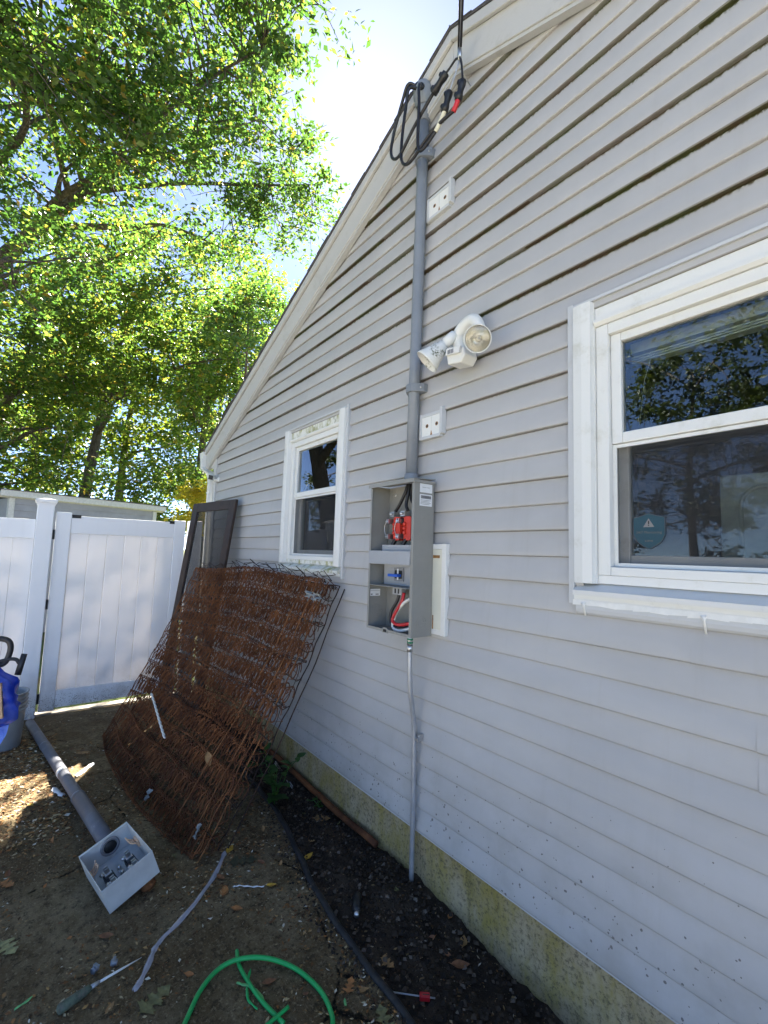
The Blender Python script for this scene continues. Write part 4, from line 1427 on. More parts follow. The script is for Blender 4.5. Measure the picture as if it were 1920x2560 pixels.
# ------------------------------------------------------------------ rusty box spring leaning under the narrow window
bsn = thing('box_spring', 'rusty bare wire box spring leaning against the wall', 'box spring', (-3.4, -0.6, 0.0))
SB = [Vector((-2.44, -0.85, 0.0)), Vector((-3.40, -1.015, 0.0)), Vector((-4.44, -1.00, -0.03))]
ST = [Vector((-2.500, -0.135, 1.355)), Vector((-3.45, -0.20, 1.37)), Vector((-4.43, -0.36, 1.345))]


def q3(P, s):
    a, b, c = P
    m = b * 2 - (a + c) / 2
    return a * (1 - s) ** 2 + m * 2 * s * (1 - s) + c * s * s


def spt(s, t):
    p = q3(SB, s) * (1 - t) + q3(ST, s) * t
    p.z += 0.015 * math.sin(s * 9) * math.sin(t * 5)
    p.y += 0.10 * math.sin(math.pi * t) * (0.35 + 0.65 * math.sin(math.pi * s))     # sags towards the wall
    return p


def snorm(s, t):
    e = 0.01
    a = spt(s + e, t) - spt(s - e, t)
    b = spt(s, t + e) - spt(s, t - e)
    n = a.cross(b).normalized()
    return n if n.y > 0 else -n          # towards the wall


TH = 0.105


def offp(s, t, n):
    return spt(s, t) + snorm(min(max(s, 0.02), 0.98), min(max(t, 0.02), 0.98)) * n


def sb(mb, nm, m):
    return shift(mb, bsn).build(nm, m, bsn)


def border(n, ins, r, m):
    loop = []
    for i in range(41):
        loop.append((ins + (1 - 2 * ins) * i / 40, 0.004))
    for i in range(1, 25):
        loop.append((1 - ins, i / 24 * 0.992))
    for i in range(1, 41):
        loop.append((1 - ins - (1 - 2 * ins) * i / 40, 0.996))
    for i in range(1, 25):
        loop.append((ins, 0.996 - i / 24 * 0.992))
    return sb(MB().tube([offp(s, t, n + 0.006 * math.sin(i * 1.7)) for i, (s, t) in enumerate(loop)], r, 6, cap=False), 'border_wire', m)


border(0.0, 0.0, 0.0034, M['rust'])
border(TH, -0.012, 0.0036, M['rustdark'])
NS, NTT = 25, 12
coil = MB()
turns, seg_ = 4.5, 14
cp = []
tot = int(turns * seg_)
for i in range(tot + 1):
    a = 2 * math.pi * i / seg_
    k = i / tot
    r = 0.041 - 0.016 * math.sin(math.pi * k)
    cp.append((r * math.cos(a), r * math.sin(a), TH * min(1, max(0, (k - 0.06) / 0.88))))
coil.tube(cp, 0.0032, 4, cap=False)
coil_me = coil.mesh('coil_spring')
coil_me.materials.append(M['rust'])
for j in range(NTT):
    for i in range(NS):
        s = (i + 0.5 + (0.25 if j % 2 else -0.25)) / NS
        t = (j + 0.5) / NTT
        s += (random.random() - 0.5) * 0.005
        t += (random.random() - 0.5) * 0.008
        s = min(max(s, 0.012), 0.988)
        t = min(max(t, 0.02), 0.98)
        pnt = spt(s, t)
        n = snorm(s, t)
        n = (n + Vector((random.gauss(0, .035), random.gauss(0, .035), random.gauss(0, .035)))).normalized()
        o = bpy.data.objects.new('coil_spring', coil_me)
        COL.objects.link(o)
        o.parent = bsn
        q = n.to_track_quat('Z', 'Y') @ Quaternion((0, 0, 1), random.gauss(0, 0.35))
        o.matrix_local = Matrix.Identity(4)
        STR = Matrix.Diagonal((1.0, 1.38, 1, 1))
        o.matrix_local = Matrix.Translation(pnt - bsn.location) @ q.to_matrix().to_4x4() @ STR
# lacing helicals along the rows, front and back
for j in range(NTT + 1):
    t = min(max(j / NTT, 0.012), 0.988)
    for (n, m, rr_) in ((-0.004, M['rust'], 0.011), (TH + 0.002, M['rustdark'], 0.010)):
        if n > 0 and j % 2:
            continue
        pts = []
        steps = 300
        for i in range(steps + 1):
            s = i / steps
            ang_ = i * 1.55
            b = offp(s, t + 0.006 * math.sin(s * 14 + j), n)
            pts.append(b + Vector((0, -0.6, 0.8)) * (rr_ * math.sin(ang_)) + Vector((0, -0.8, -0.6)) * (rr_ * math.cos(ang_) * 0.8))
        sb(MB().tube(pts, 0.0027, 3, cap=False), 'lacing_wire', m)
# mat of crossed wires on the face
for i in range(70):
    s0 = (i + 0.5) / 70
    pts = []
    for k in range(36):
        t = k / 35
        pts.append(offp(min(max(s0 + 0.006 * math.sin(k * 1.57 + i * 3.14) + 0.003 * math.sin(t * 7 + i), 0.0), 1.0), t, -0.005 + 0.003 * math.sin(k * 2.3)))
    sb(MB().tube(pts, 0.0022, 3, cap=False), 'face_wire', M['rustbright'] if i % 5 == 0 else M['rust'])
for i in range(26):
    s0 = (i + 0.5) / 26
    pts = [offp(min(max(s0 + 0.008 * math.sin(k * 1.4 + i * 2.1), 0.0), 1.0), k / 29, TH + 0.004 * math.sin(k * 2.9)) for k in range(30)]
    sb(MB().tube(pts, 0.0026, 3, cap=False), 'back_wire', M['rustdark'])
# long straight rods near the free end
for (s0, s1, n, m) in ((0.035, 0.020, -0.02, M['rustbright']), (0.13, 0.10, -0.022, M['rustbright']), (-0.014, -0.01, 0.02, M['rustbright']), (-0.03, -0.026, 0.13, M['rustdark'])):
    pts = [offp(s0 + (s1 - s0) * k / 16, 0.0 + 0.99 * k / 16, n + 0.004 * math.sin(k * 1.3)) for k in range(17)]
    sb(MB().tube(pts, 0.0036, 6), 'edge_rod', m)
# bent wires standing up along the top edge and the free end
zz = []
for k in range(75):
    s = -0.012 + 1.02 * k / 74
    zz.append(offp(s, 1.0, TH * (0.5 + 0.5 * math.sin(k * 2.4))) + Vector((0, 0, 0.028 + 0.030 * math.sin(k * 1.7 + 0.6) + 0.012 * random.random())))
sb(MB().tube(zz, 0.0026, 4), 'top_wire', M['rustdark'])
zz = []
for k in range(46):
    t = 0.02 + 0.98 * k / 45
    zz.append(offp(-0.008 - 0.012 * (0.5 + 0.5 * math.sin(k * 1.9)), t, TH * (0.5 + 0.5 * math.sin(k * 2.6))))
sb(MB().tube(zz, 0.0026, 4), 'end_wire', M['rust'])
for k in range(9):
    t = 0.08 + k * 0.105
    p0, p1 = offp(0.0, t, 0.0), offp(-0.012, t + 0.01, TH)
    mid = p0.lerp(p1, 0.5) + Vector((0.06 + 0.03 * random.random(), -0.02, -0.01))
    sb(MB().tube([p0, p0.lerp(mid, 0.8), mid, p1.lerp(mid, 0.8), p1], 0.0028, 5), 'end_tie', M['rustdark'])
# scrap of cloth and paper caught in the springs, dry leaf
clm = plain('faded_cloth', (0.33, 0.33, 0.31), 0.9, var=0.3, scale=25)


def scrap(c, w, h, n, m, name, label, cat):
    c = Vector(c)
    t = thing(name, label, cat, c)
    mb = MB()
    vs = []
    U = Vector((-0.97, -0.1, 0.1)).normalized()
    V = Vector((0.1, 0.45, 0.88)).normalized()
    Wn = U.cross(V)
    for j in range(6):
        for i in range(6):
            a, b = i / 5 - 0.5, j / 5 - 0.5
            f = 1 - 0.5 * abs(b) * random.random()
            vs.append(U * (a * w * f) + V * (b * h * (1 - 0.3 * random.random())) + Wn * (random.random() - 0.5) * n)
    mb.add(vs, [(j * 6 + i, j * 6 + i + 1, (j + 1) * 6 + i + 1, (j + 1) * 6 + i) for j in range(5) for i in range(5)], True)
    mb.build('sheet', m, t)
    return t


scrap(offp(0.01, 0.915, -0.02), 0.14, 0.05, 0.05, clm, 'cloth_scrap', 'pale torn cloth scrap caught in top of box spring', 'cloth')
scrap(offp(0.31, 0.05, -0.025), 0.035, 0.075, 0.02, clm, 'paper_scrap', 'whitish crumpled scrap low on the box spring', 'paper')
scrap(offp(0.02, 0.07, -0.02), 0.03, 0.08, 0.02, clm, 'paper_scrap', 'grey crumpled scrap at the bottom corner of the box spring', 'paper')
rp = thing('white_rope', 'short white twisted rope hanging on the box spring', 'rope', offp(0.745, 0.288, -0.03))
for k in range(2):
    pts = []
    for i in range(40):
        b = offp(0.745 - 0.305 * i / 39, 0.288 - 0.085 * i / 39, -0.034)
        pts.append(b + Vector((0.006 * math.cos(i * 0.9 + k * math.pi), 0.004 * math.sin(i * 0.9 + k * math.pi), 0)))
    shift(MB().tube(pts, 0.0052, 6), rp).build('strand', M['whitewire'], rp)

# ------------------------------------------------------------------ old meter can with its pipe, lying on the path
U = Vector((-0.9828, -0.1841, 0.0144)); V = Vector((-0.1666, 0.9173, 0.3616)); W = Vector((0.0798, -0.353, 0.9322))
oc = thing('old_meter_can', 'old open meter can tipped on the path with grey pipe attached', 'meter can', (-2.4438, -1.166, 0.0))
CM = Matrix((U, V, W)).transposed().to_4x4()
CM.translation = Vector((-2.4438, -1.166, 0.0932))
L2, W2, D2 = 0.3033 / 2, 0.2092 / 2, 0.1146 / 2
t_ = 0.0022


def cp_(mb, nm, m, par=None, sm=True):
    mb.xform(CM)
    return shift(mb, oc).build(nm, m, par or oc)


can = MB()
can.box((-L2, -W2, -D2), (L2, W2, -D2 + t_))
can.box((-L2, -W2, -D2 + t_), (L2, -W2 + t_, D2))
can.box((-L2, W2 - t_, -D2 + t_), (L2, W2, D2))
can.box((-L2, -W2 + t_, -D2 + t_), (-L2 + t_, W2 - t_, D2))
can.box((L2 - t_, -W2 + t_, -D2 + t_), (L2, W2 - t_, D2))
can.box((L2 - 0.012, -W2 + t_, D2 - 0.002), (L2 - t_, W2 - t_, D2))
cp_(can, 'shell', M['oldcan'])
cp_(MB().lathe([(0.041, 0.0), (0.041, -0.006), (0.030, -0.007), (0.028, 0.03), (0.0, 0.03)], (L2 - t_, 0.012, 0.004), (1, 0, 0), 24), 'hub', M['inkgrey'])
cp_(MB().lathe([(0.0, -0.0075), (0.0275, -0.0075), (0.0275, -0.0065)], (L2 - t_, 0.012, 0.004), (1, 0, 0), 24), 'hub_hole', M['black'])
blk = plain('jaw_dark', (0.035, 0.035, 0.038), 0.5, 0.3)
for (u, v) in ((-0.02, -0.045), (-0.02, 0.045)):
    b = MB().box((u - 0.055, v - 0.020, -D2 + t_), (u + 0.055, v + 0.020, -D2 + 0.032))
    jb = cp_(b, 'jaw_base', blk)
    for du in (-0.04, 0.04):
        q = MB().box((u + du - 0.010, v - 0.009, -D2 + 0.0325), (u + du - 0.006, v + 0.009, -D2 + 0.070)).box((u + du + 0.006, v - 0.009, -D2 + 0.0325), (u + du + 0.010, v + 0.009, -D2 + 0.070)).box((u + du - 0.018, v - 0.014, -D2 + 0.0325), (u + du + 0.018, v + 0.014, -D2 + 0.046))
        cp_(q, 'jaw', M['steel'], jb)
        cp_(MB().lathe([(0, 0.012), (0.008, 0.012), (0.008, 0)], (u + du, v - 0.02, -D2 + 0.046), (0, -0.4, 1), 8), 'lug_screw', M['steel'], jb)
cp_(MB().box((-0.075, -0.008, -D2 + t_), (0.05, 0.008, -D2 + 0.014)), 'neutral_bar', M['steel'])
for k in range(3):
    cp_(MB().lathe([(0, 0.016), (0.007, 0.016), (0.008, 0)], (-0.05 + k * 0.04, 0.0, -D2 + 0.014), (0, 0, 1), 8), 'bar_screw', M['steel'])
pale = plain('frayed_insulation', (0.62, 0.42, 0.28), 0.7)
for s in (-1, 1):
    base = MB().box((0.02, s * (W2 - t_) - 0.0005 * s, -0.01), (0.07, s * (W2 - 0.012), 0.02))
    cc = cp_(base, 'wire_clip', pale)
    for k in range(3):
        u0 = 0.025 + k * 0.018
        cp_(MB().tube(smooth_path([(u0, s * (W2 - 0.012), 0.012), (u0 + 0.004, s * (W2 - 0.032), 0.026), (u0 + 0.010, s * (W2 - 0.040), 0.042)], 4), 0.0035, 6), 'clip_tail', pale, cc)
# bottom hub sticking out of the far wall
cp_(MB().lathe([(0.030, 0.0), (0.030, 0.012), (0.025, 0.014), (0.025, 0.030), (0.031, 0.031), (0.031, 0.044), (0.0, 0.044)], (-L2 + 0.035, 0.055, -D2), (0, 0, -1), 20), 'end_hub', M['rustbright'])
ps = CM @ Vector((L2, 0.012, 0.004))
pe = Vector((-5.06, -1.468, -0.015))
pipe_pts = [ps.lerp(pe, k / 12) for k in range(13)]
for k, p_ in enumerate(pipe_pts):
    p_.z = max(p_.z, slab_h(p_.x) + 0.032)
pp = shift(MB().tube(pipe_pts, 0.0315, 20), oc).build('pipe', M['oldpvc'], oc)


def ring_at(fr, w, r, m, nm):
    a = ps.lerp(pe, fr); b = ps.lerp(pe, fr + w)
    za = float(np.interp(a.x, [p.x for p in pipe_pts][::-1], [p.z for p in pipe_pts][::-1]))
    zb = float(np.interp(b.x, [p.x for p in pipe_pts][::-1], [p.z for p in pipe_pts][::-1]))
    a.z, b.z = za, zb
    return shift(MB().tube([a, b], r, 20), oc).build(nm, m, pp)


ring_at(0.0, 0.26, 0.0355, M['oldpvc'], 'coupling')
ring_at(0.262, 0.004, 0.0365, M['pvc'], 'collar')
ring_at(0.435, 0.016, 0.0332, M['whitewire'], 'white_band')
ring_at(0.70, 0.004, 0.0335, M['pvc'], 'collar')
stub = shift(MB().tube([pe + Vector((0, 0, 0.02)), pe + Vector((-0.10, -0.01, 0.022))], 0.008, 8), oc).build('wire_stub', M['steel'], oc)


# ------------------------------------------------------------------ small things on the path
def flat_strip(pts, w, m, name, label, cat, z=0.006, arch=0.004):
    P = smooth_path([(p[0], p[1], ground_h(p[0], p[1]) + z) for p in pts], 5)
    root = P[0].copy()
    vs = []
    for i, p in enumerate(P):
        d = P[min(i + 1, len(P) - 1)] - P[max(0, i - 1)]
        n = Vector((-d.y, d.x, 0)).normalized()
        ww = w * (0.75 + 0.25 * math.sin(i * 0.9) * 0.6) * (0.4 if i in (0, len(P) - 1) else 1)
        for k in (-1, -0.35, 0.35, 1):
            vs.append(p + n * (ww * k) + Vector((0, 0, arch * (1 - k * k) + 0.002 * math.sin(i * 1.7 + k))) - root)
    fs = [(i * 4 + k, i * 4 + k + 1, (i + 1) * 4 + k + 1, (i + 1) * 4 + k) for i in range(len(P) - 1) for k in range(3)]
    o = MB().add(vs, fs, True).build(name, m, None, root)
    return tag(o, label, cat)


film = NT('clear_plastic_film')
_p = film.pbsdf((0.55, 0.55, 0.62), 0.22, 0, 0.6)
_t = film.n('ShaderNodeBsdfTransparent')
_x = film.n('ShaderNodeMixShader')
film.l(film.math('ADD', 0.38, film.math('MULTIPLY', film.noise(film.pos(), 30, 4), 0.45)), _x.inputs[0])
film.l(_t.outputs[0], _x.inputs[1]); film.l(_p.outputs[0], _x.inputs[2])
M['film'] = film.finish(_x)
flat_strip([(-2.400, -0.701), (-2.357, -0.729), (-2.244, -0.812), (-2.109, -0.952), (-2.015, -1.080), (-1.981, -1.109), (-1.936, -1.134), (-1.876, -1.173), (-1.849, -1.198)], 0.0135, M['film'], 'plastic_strip', 'long clear plastic strip lying bent on the path', 'plastic strip', 0.004, 0.010)
flat_strip([(-2.141, -0.750), (-2.131, -0.723), (-2.094, -0.681), (-2.065, -0.637)], 0.004, M['whitewire'], 'white_strap', 'thin white plastic tie on the path', 'tie', 0.005, 0.003)
flat_strip([(-3.60, -1.36), (-3.52, -1.335), (-3.46, -1.315)], 0.020, M['label'], 'paper_strip', 'torn white paper strip left of the lying pipe', 'paper', 0.006, 0.008)
flat_strip([(-3.70, -1.235), (-3.79, -1.17), (-3.86, -1.12)], 0.020, M['label'], 'paper_strip', 'torn white paper strip right of the lying pipe', 'paper', 0.006, 0.008)
gp_ = plain('green_insulation', (0.012, 0.36, 0.085), 0.35, var=0.06)
gp2 = plain('pale_green_insulation', (0.14, 0.42, 0.14), 0.4, var=0.08)
flat_strip([(-2.001, -1.518), (-2.021, -1.471)], 0.006, gp2, 'insulation_scrap', 'pale green insulation sliver at the lower left', 'scrap', 0.004, 0.003)
flat_strip([(-1.411, -0.627), (-1.385, -0.638)], 0.005, gp2, 'insulation_scrap', 'pale green insulation sliver near the black edging', 'scrap', 0.004, 0.003)
gw = thing('green_wire', 'bright green cable loop lying on the path', 'wire', (-1.60, -0.80, 0.0))


def gnd(pts, z):
    return [(p[0], p[1], z + (p[2] if len(p) > 2 else 0)) for p in pts]


shift(MB().tube(smooth_path(gnd([(-1.50, -1.20), (-1.56, -1.153), (-1.63, -1.089), (-1.711, -1.018, 0.004), (-1.751, -0.944, 0.010), (-1.741, -0.868, 0.016), (-1.688, -0.782, 0.012), (-1.598, -0.714, 0.004), (-1.481, -0.682), (-1.393, -0.691), (-1.347, -0.715), (-1.27, -0.79)], 0.009), 6), 0.0078, 10), gw).build('loop', gp_, gw)
shift(MB().tube(smooth_path(gnd([(-1.798, -0.859, 0.004), (-1.737, -0.872), (-1.658, -0.870), (-1.561, -0.859), (-1.451, -0.832)], 0.008), 6), 0.0068, 10), gw).build('tail', gp_, gw)
g2 = tag(MB().tube(smooth_path([(0, 0, 0), (0.009, -0.048, 0.0), (0.015, -0.085, 0)], 5), 0.006, 8).build('green_wire', gp_, None, (-1.486, -0.799, 0.014)), 'short straight green wire end inside the green loop', 'wire')
flat_strip([(-1.677, -0.903), (-1.643, -0.876), (-1.591, -0.854), (-1.543, -0.854)], 0.0065, gp2, 'insulation_scrap', 'pale curled green insulation inside the green loop', 'scrap', 0.006, 0.003)
flat_strip([(-1.700, -0.844), (-1.649, -0.876), (-1.593, -0.893), (-1.545, -0.880)], 0.0055, gp_, 'insulation_scrap', 'dark curled green insulation inside the green loop', 'scrap', 0.006, 0.003)

# tool
tl = thing('awl', 'dirty green handled awl with pale steel shaft on the path', 'tool', (-1.92, -1.36, 0.0))
hm = plain('worn_green_handle', (0.075, 0.10, 0.07), 0.6, var=0.5, scale=45, dirt=((0.16, 0.14, 0.11), 0.45, 0.7, 35))
a_, b_2 = Vector((-1.902, -1.408, 0.016)), Vector((-1.934, -1.313, 0.016))
pts = [a_.lerp(b_2, t) for t in (0, 0.04, 0.2, 0.5, 0.8, 0.95, 1.0)]
shift(MB().tube(pts, [0.009, 0.0145, 0.0155, 0.0145, 0.0135, 0.011, 0.006], 12), tl).build('handle', hm, tl)
shift(MB().tube([(-1.934, -1.313, 0.016), (-1.943, -1.289, 0.014)], [0.0075, 0.0065], 10), tl).build('ferrule', M['emt'], tl)
shift(MB().tube([(-1.943, -1.289, 0.014), (-1.960, -1.222, 0.010), (-1.978, -1.150, 0.005)], [0.0042, 0.0038, 0.001], 8), tl).build('shaft', M['white'], tl)
for (x, y, rz, lab) in ((-2.004, -1.304, 0.5, 'grey plastic wire clip nearer the tool handle'), (-2.006, -1.245, -0.4, 'grey plastic wire clip nearer the tool tip')):
    cl = thing('wire_clip', lab, 'wire clip', (x, y, 0.002))
    cl.rotation_euler = (0, 0, rz)
    MB().lathe([(0.0085, 0), (0.0095, 0.001), (0.0095, 0.020), (0.0085, 0.021), (0.0065, 0.02), (0.0065, 0.0)], (0, 0, 0.011), (0, 1, 0), 12).build('sleeve', M['pvc'], cl)
    MB().box((-0.004, 0.004, 0.0), (0.004, 0.012, 0.024)).box((-0.004, 0.006, 0.0245), (0.018, 0.016, 0.029)).build('wing', M['pvc'], cl)

# black edging strip between path and soil
ed = []
for x in np.linspace(-4.6, 0.3, 60):
    e = edge_y(x)
    ed.append((x, e + 0.010 + 0.006 * math.sin(x * 5) + 0.003 * math.sin(x * 23), max(slab_h(x), soil_h(x, e + 0.02)) + 0.001 + 0.003 * math.sin(x * 17)))
eo = MB().tube(smooth_path(ed, 2), 0.0105, 10, flat=((0, 0, 1), 1.35)).build('black_edging', plain('black_edging', (0.014, 0.014, 0.016), 0.6, var=0.5, scale=20, dirt=((0.05, 0.04, 0.03), 0.5, 0.75, 30)))
tag(eo, 'black rubber edging between path and soil bed', 'edging')
# rusty bar on the soil along the foundation
rbz = lambda x: soil_h(x, -0.04) + 0.018
rbo = MB().tube([(x, -0.040 - 0.004 * math.sin(x * 3), rbz(x) * 0.5 + 0.012) for x in np.linspace(-3.55, -2.02, 14)], 0.017, 10).build('rusty_bar', M['rust'])
tag(rbo, 'rusty steel bar lying along the foundation', 'bar')
for (dy, dx, lab) in ((0.0, 0.0, 'thin bright steel rod on the soil nearer the foundation'), (-0.014, 0.02, 'thin bright steel rod on the soil farther from the foundation')):
    r_ = MB().tube([(-3.19 + dx, -0.072 + dy, soil_h(-3.19, -0.072) + 0.012), (-2.86 + dx, -0.098 + dy, soil_h(-2.86, -0.098) + 0.012)], 0.0032, 6).build('steel_rod', M['steel'])
    tag(r_, lab, 'rod')
# red connector on a thin rod
rc = thing('red_connector', 'red plastic connector threaded on a thin rod on the soil', 'connector', (-1.285, -0.385, -0.03))
zr = soil_h(-1.29, -0.39) + 0.014
shift(MB().tube([(-1.357, -0.471, zr + 0.01), (-1.256, -0.350, zr)], 0.0028, 6), rc).build('rod', M['emt'], rc)
mb = MB().box((-0.018, -0.010, -0.008), (0.018, 0.010, 0.009)).xform(Matrix.Translation(Vector((-1.279, -0.378, zr + 0.002))) @ Matrix.Rotation(math.radians(50), 4, 'Z'))
sh_ = soft(shift(mb, rc).build('shell', M['redwire'], rc), 0.003)
mb = MB().box((-0.008, -0.003, 0.0092), (0.016, 0.000, 0.0098)).xform(Matrix.Translation(Vector((-1.279, -0.378, zr + 0.002))) @ Matrix.Rotation(math.radians(50), 4, 'Z'))
shift(mb, rc).build('slot', M['ink'], sh_)
# black cable end in the soil
be = thing('cable_end', 'black cable end with bright connector half buried in soil', 'cable', (-1.70, -0.38, -0.02))
zc = soil_h(-1.7, -0.38)
shift(MB().tube(smooth_path([(-1.80, -0.30, zc - 0.02), (-1.77, -0.33, zc + 0.02), (-1.73, -0.36, zc + 0.03), (-1.70, -0.38, zc + 0.02)], 5), 0.018, 8), be).build('jacket', M['rubber'], be)
shift(MB().tube([(-1.70, -0.38, zc + 0.02), (-1.685, -0.392, zc + 0.016)], 0.011, 10), be).build('connector', M['steel'], be)

# ------------------------------------------------------------------ bucket, garden tool and blue bag at the left edge
bk = thing('bucket', 'translucent white ribbed bucket beside the fence post', 'bucket', (-4.62, -1.66, slab_h(-4.62)))
bm = plain('bucket_plastic', (0.26, 0.28, 0.29), 0.4, var=0.1, scale=8)
prof = [(0.0, 0.004), (0.130, 0.0), (0.134, 0.01), (0.146, 0.25), (0.147, 0.27)]
for k in range(4):
    zq = 0.275 + k * 0.030
    prof += [(0.148, zq), (0.158, zq + 0.002), (0.159, zq + 0.007), (0.149, zq + 0.010)]
prof += [(0.151, 0.395), (0.160, 0.398), (0.160, 0.405), (0.147, 0.405), (0.145, 0.38), (0.130, 0.02), (0.0, 0.015)]
MB().lathe(prof, (0, 0, 0), (0, 0, 1), 32).build('body', bm, bk)
MB().tube(smooth_path([(0.10, -0.118, 0.36), (0.16, -0.06, 0.27), (0.17, 0.03, 0.25), (0.135, 0.085, 0.36)], 6), 0.003, 6).build('bail', M['steel'], bk)

gtl = thing('garden_tool', 'black tool handle with loop grip and angled side grip', 'tool', (-3.56, -1.72, slab_h(-3.56)))
blkp = plain('black_grip', (0.020, 0.020, 0.024), 0.5, var=0.2)


def gt_(mb, nm, m=blkp):
    return shift(mb, gtl).build(nm, m, gtl)


gt_(MB().tube(smooth_path([(-3.56, -1.76, 0.02), (-3.565, -1.745, 0.40), (-3.57, -1.715, 0.80)], 5), 0.016, 10), 'shaft')
gt_(MB().tube(smooth_path([(-3.57, -1.715, 0.79), (-3.568, -1.66, 0.80), (-3.562, -1.638, 0.86), (-3.560, -1.640, 0.915), (-3.563, -1.668, 0.942), (-3.57, -1.73, 0.945), (-3.575, -1.80, 0.90), (-3.572, -1.78, 0.81), (-3.57, -1.715, 0.79)], 6), 0.0155, 10), 'loop_grip')
gt_(MB().tube(smooth_path([(-3.57, -1.700, 0.81), (-3.555, -1.64, 0.825), (-3.545, -1.605, 0.822), (-3.538, -1.588, 0.80)], 5), 0.0105, 10), 'side_arm')
gt_(MB().tube([(-3.530, -1.590, 0.735), (-3.534, -1.580, 0.79), (-3.540, -1.568, 0.852)], [0.017, 0.0165, 0.0155], 12), 'side_grip')
gt_(MB().lathe([(0.0, 0.0), (0.10, 0.0), (0.11, 0.02), (0.08, 0.05), (0.02, 0.06), (0, 0.06)], (-3.56, -1.76, 0.005), (0, 0, 1), 16), 'foot')

bgt = NT('blue_bag_film')
_c = bgt.mix(bgt.step(bgt.noise(bgt.pos(), 9, 5), 0.40, 0.62), (0.02, 0.06, 0.55), (0.10, 0.16, 0.62))
_p = bgt.pbsdf(_c, 0.22, 0, 0.6, bgt.bump(bgt.noise(bgt.pos(), 26, 4), 0.5, 0.01))
_tl = bgt.n('ShaderNodeBsdfTranslucent'); bgt.val(_tl.inputs[0], (0.05, 0.22, 0.80, 1))
_mx = bgt.n('ShaderNodeMixShader'); _mx.inputs[0].default_value = 0.35
bgt.l(_p.outputs[0], _mx.inputs[1]); bgt.l(_tl.outputs[0], _mx.inputs[2])
M['bag'] = bgt.finish(_mx)
bag = thing('plastic_bag', 'glossy blue plastic bag of cardboard hanging at the left edge', 'bag', (-3.46, -1.66, 0.40))
prof = [(-0.005, 0.42), (0.02, 0.41), (0.03, 0.39), (0.05, 0.36), (0.055, 0.33), (0.072, 0.30), (0.070, 0.27), (0.082, 0.24), (0.076, 0.21), (0.086, 0.18), (0.078, 0.15), (0.080, 0.12), (0.062, 0.095), (0.02, 0.08), (0.0, 0.08)]
vs, fs = [], []
nn = 22
for (r, h) in prof:
    for k in range(nn):
        a = 2 * math.pi * k / nn
        rr = max(0.002, r) * (1 + 0.14 * math.sin(3 * a + h * 26) + 0.10 * math.sin(7 * a + h * 47) + 0.12 * (random.random() - 0.5))
        vs.append((rr * math.cos(a) * 0.9, rr * math.sin(a) * 1.05 - 0.04 * (h > 0.35), h + 0.010 * math.sin(4 * a)))
for i in range(len(prof) - 1):
    for k in range(nn):
        k2 = (k + 1) % nn
        fs.append((i * nn + k, i * nn + k2, (i + 1) * nn + k2, (i + 1) * nn + k))
MB().add(vs, fs, True).build('film', M['bag'], bag)
MB().add([(0.0, 0.012, 0.085), (0.012, 0.055, 0.085), (0.03, 0.045, 0.03), (0.03, 0.015, -0.035), (0.02, -0.01, -0.055), (0.01, 0.0, 0.02)], [(0, 1, 2, 5), (5, 2, 3, 4)], True).build('torn_tail', M['bag'], bag)
card = plain('cardboard', (0.42, 0.28, 0.17), 0.85, var=0.15, scale=20)
mb = MB().box((-0.010, -0.050, 0.14), (0.012, 0.038, 0.33)).xform(Matrix.Translation((0.082, 0.004, 0.0)) @ Matrix.Rotation(math.radians(-12), 4, 'Z') @ Matrix.Rotation(0.12, 4, 'X'))
mb.build('cardboard_piece', card, bag)


# ------------------------------------------------------------------ weeds
def weed(loc, h, nl, size, label, seed, spread=1.0):
    rnd = random.Random(seed)
    t = thing('weed', label, 'plant', loc)
    ns = max(2, nl // 5)
    lm = M['weed']
    stems = []
    for s in range(ns):
        a = rnd.random() * 6.28
        lean = (0.10 + 0.25 * rnd.random()) * spread
        pts = [(0, 0, 0)]
        for k in range(1, 6):
            u = k / 5
            pts.append((math.cos(a) * lean * h * u * u * 1.6, math.sin(a) * lean * h * u * u * 1.6, h * u * (0.7 + 0.3 * rnd.random())))
        MB().tube(smooth_path(pts, 3), 0.0022, 5).build('stem', lm, t)
        stems.append(pts)
    for i in range(nl):
        st_ = stems[i % ns]
        k = 1 + (i // ns) % 5
        b = Vector(st_[min(k, 5)])
        a = rnd.random() * 6.28
        d = Vector((math.cos(a), math.sin(a), 0.25 + 0.3 * rnd.random())).normalized()
        L = size * (0.7 + 0.6 * rnd.random())
        n = Vector((-d.x * d.z, -d.y * d.z, 1)).normalized()
        sd_ = d.cross(n).normalized()
        vs = []
        fs = []
        ks = [(0, 0.02), (0.15, 0.16), (0.4, 0.27), (0.65, 0.22), (0.85, 0.11), (1, 0.0)]
        for (u, wv) in ks:
            c = b + d * (L * u) + Vector((0, 0, -0.28 * L * u * u))
            vs += [c + sd_ * (wv * L) + n * 0.08 * L * wv, c, c - sd_ * (wv * L) + n * 0.08 * L * wv]
        for q in range(5):
            fs += [(q * 3, q * 3 + 1, q * 3 + 4, q * 3 + 3), (q * 3 + 1, q * 3 + 2, q * 3 + 5, q * 3 + 4)]
        MB().add(vs, fs, True).build('leaf', lm, t)
    return t


M['weed'] = leaf_mat('weed_leaf', [(0, (0.03, 0.09, 0.018)), (1, (0.06, 0.15, 0.03))], [(0, (0.06, 0.18, 0.02)), (1, (0.12, 0.30, 0.04))], 0.4, 0.3)
weed((-2.70, -0.30, soil_h(-2.70, -0.30)), 0.36, 44, 0.080, 'green leafy weed growing beside the box spring', 3)
weed((-2.55, -0.075, soil_h(-2.55, -0.075)), 0.06, 9, 0.028, 'tiny green sprout by the rusty bar', 5, 2.0)


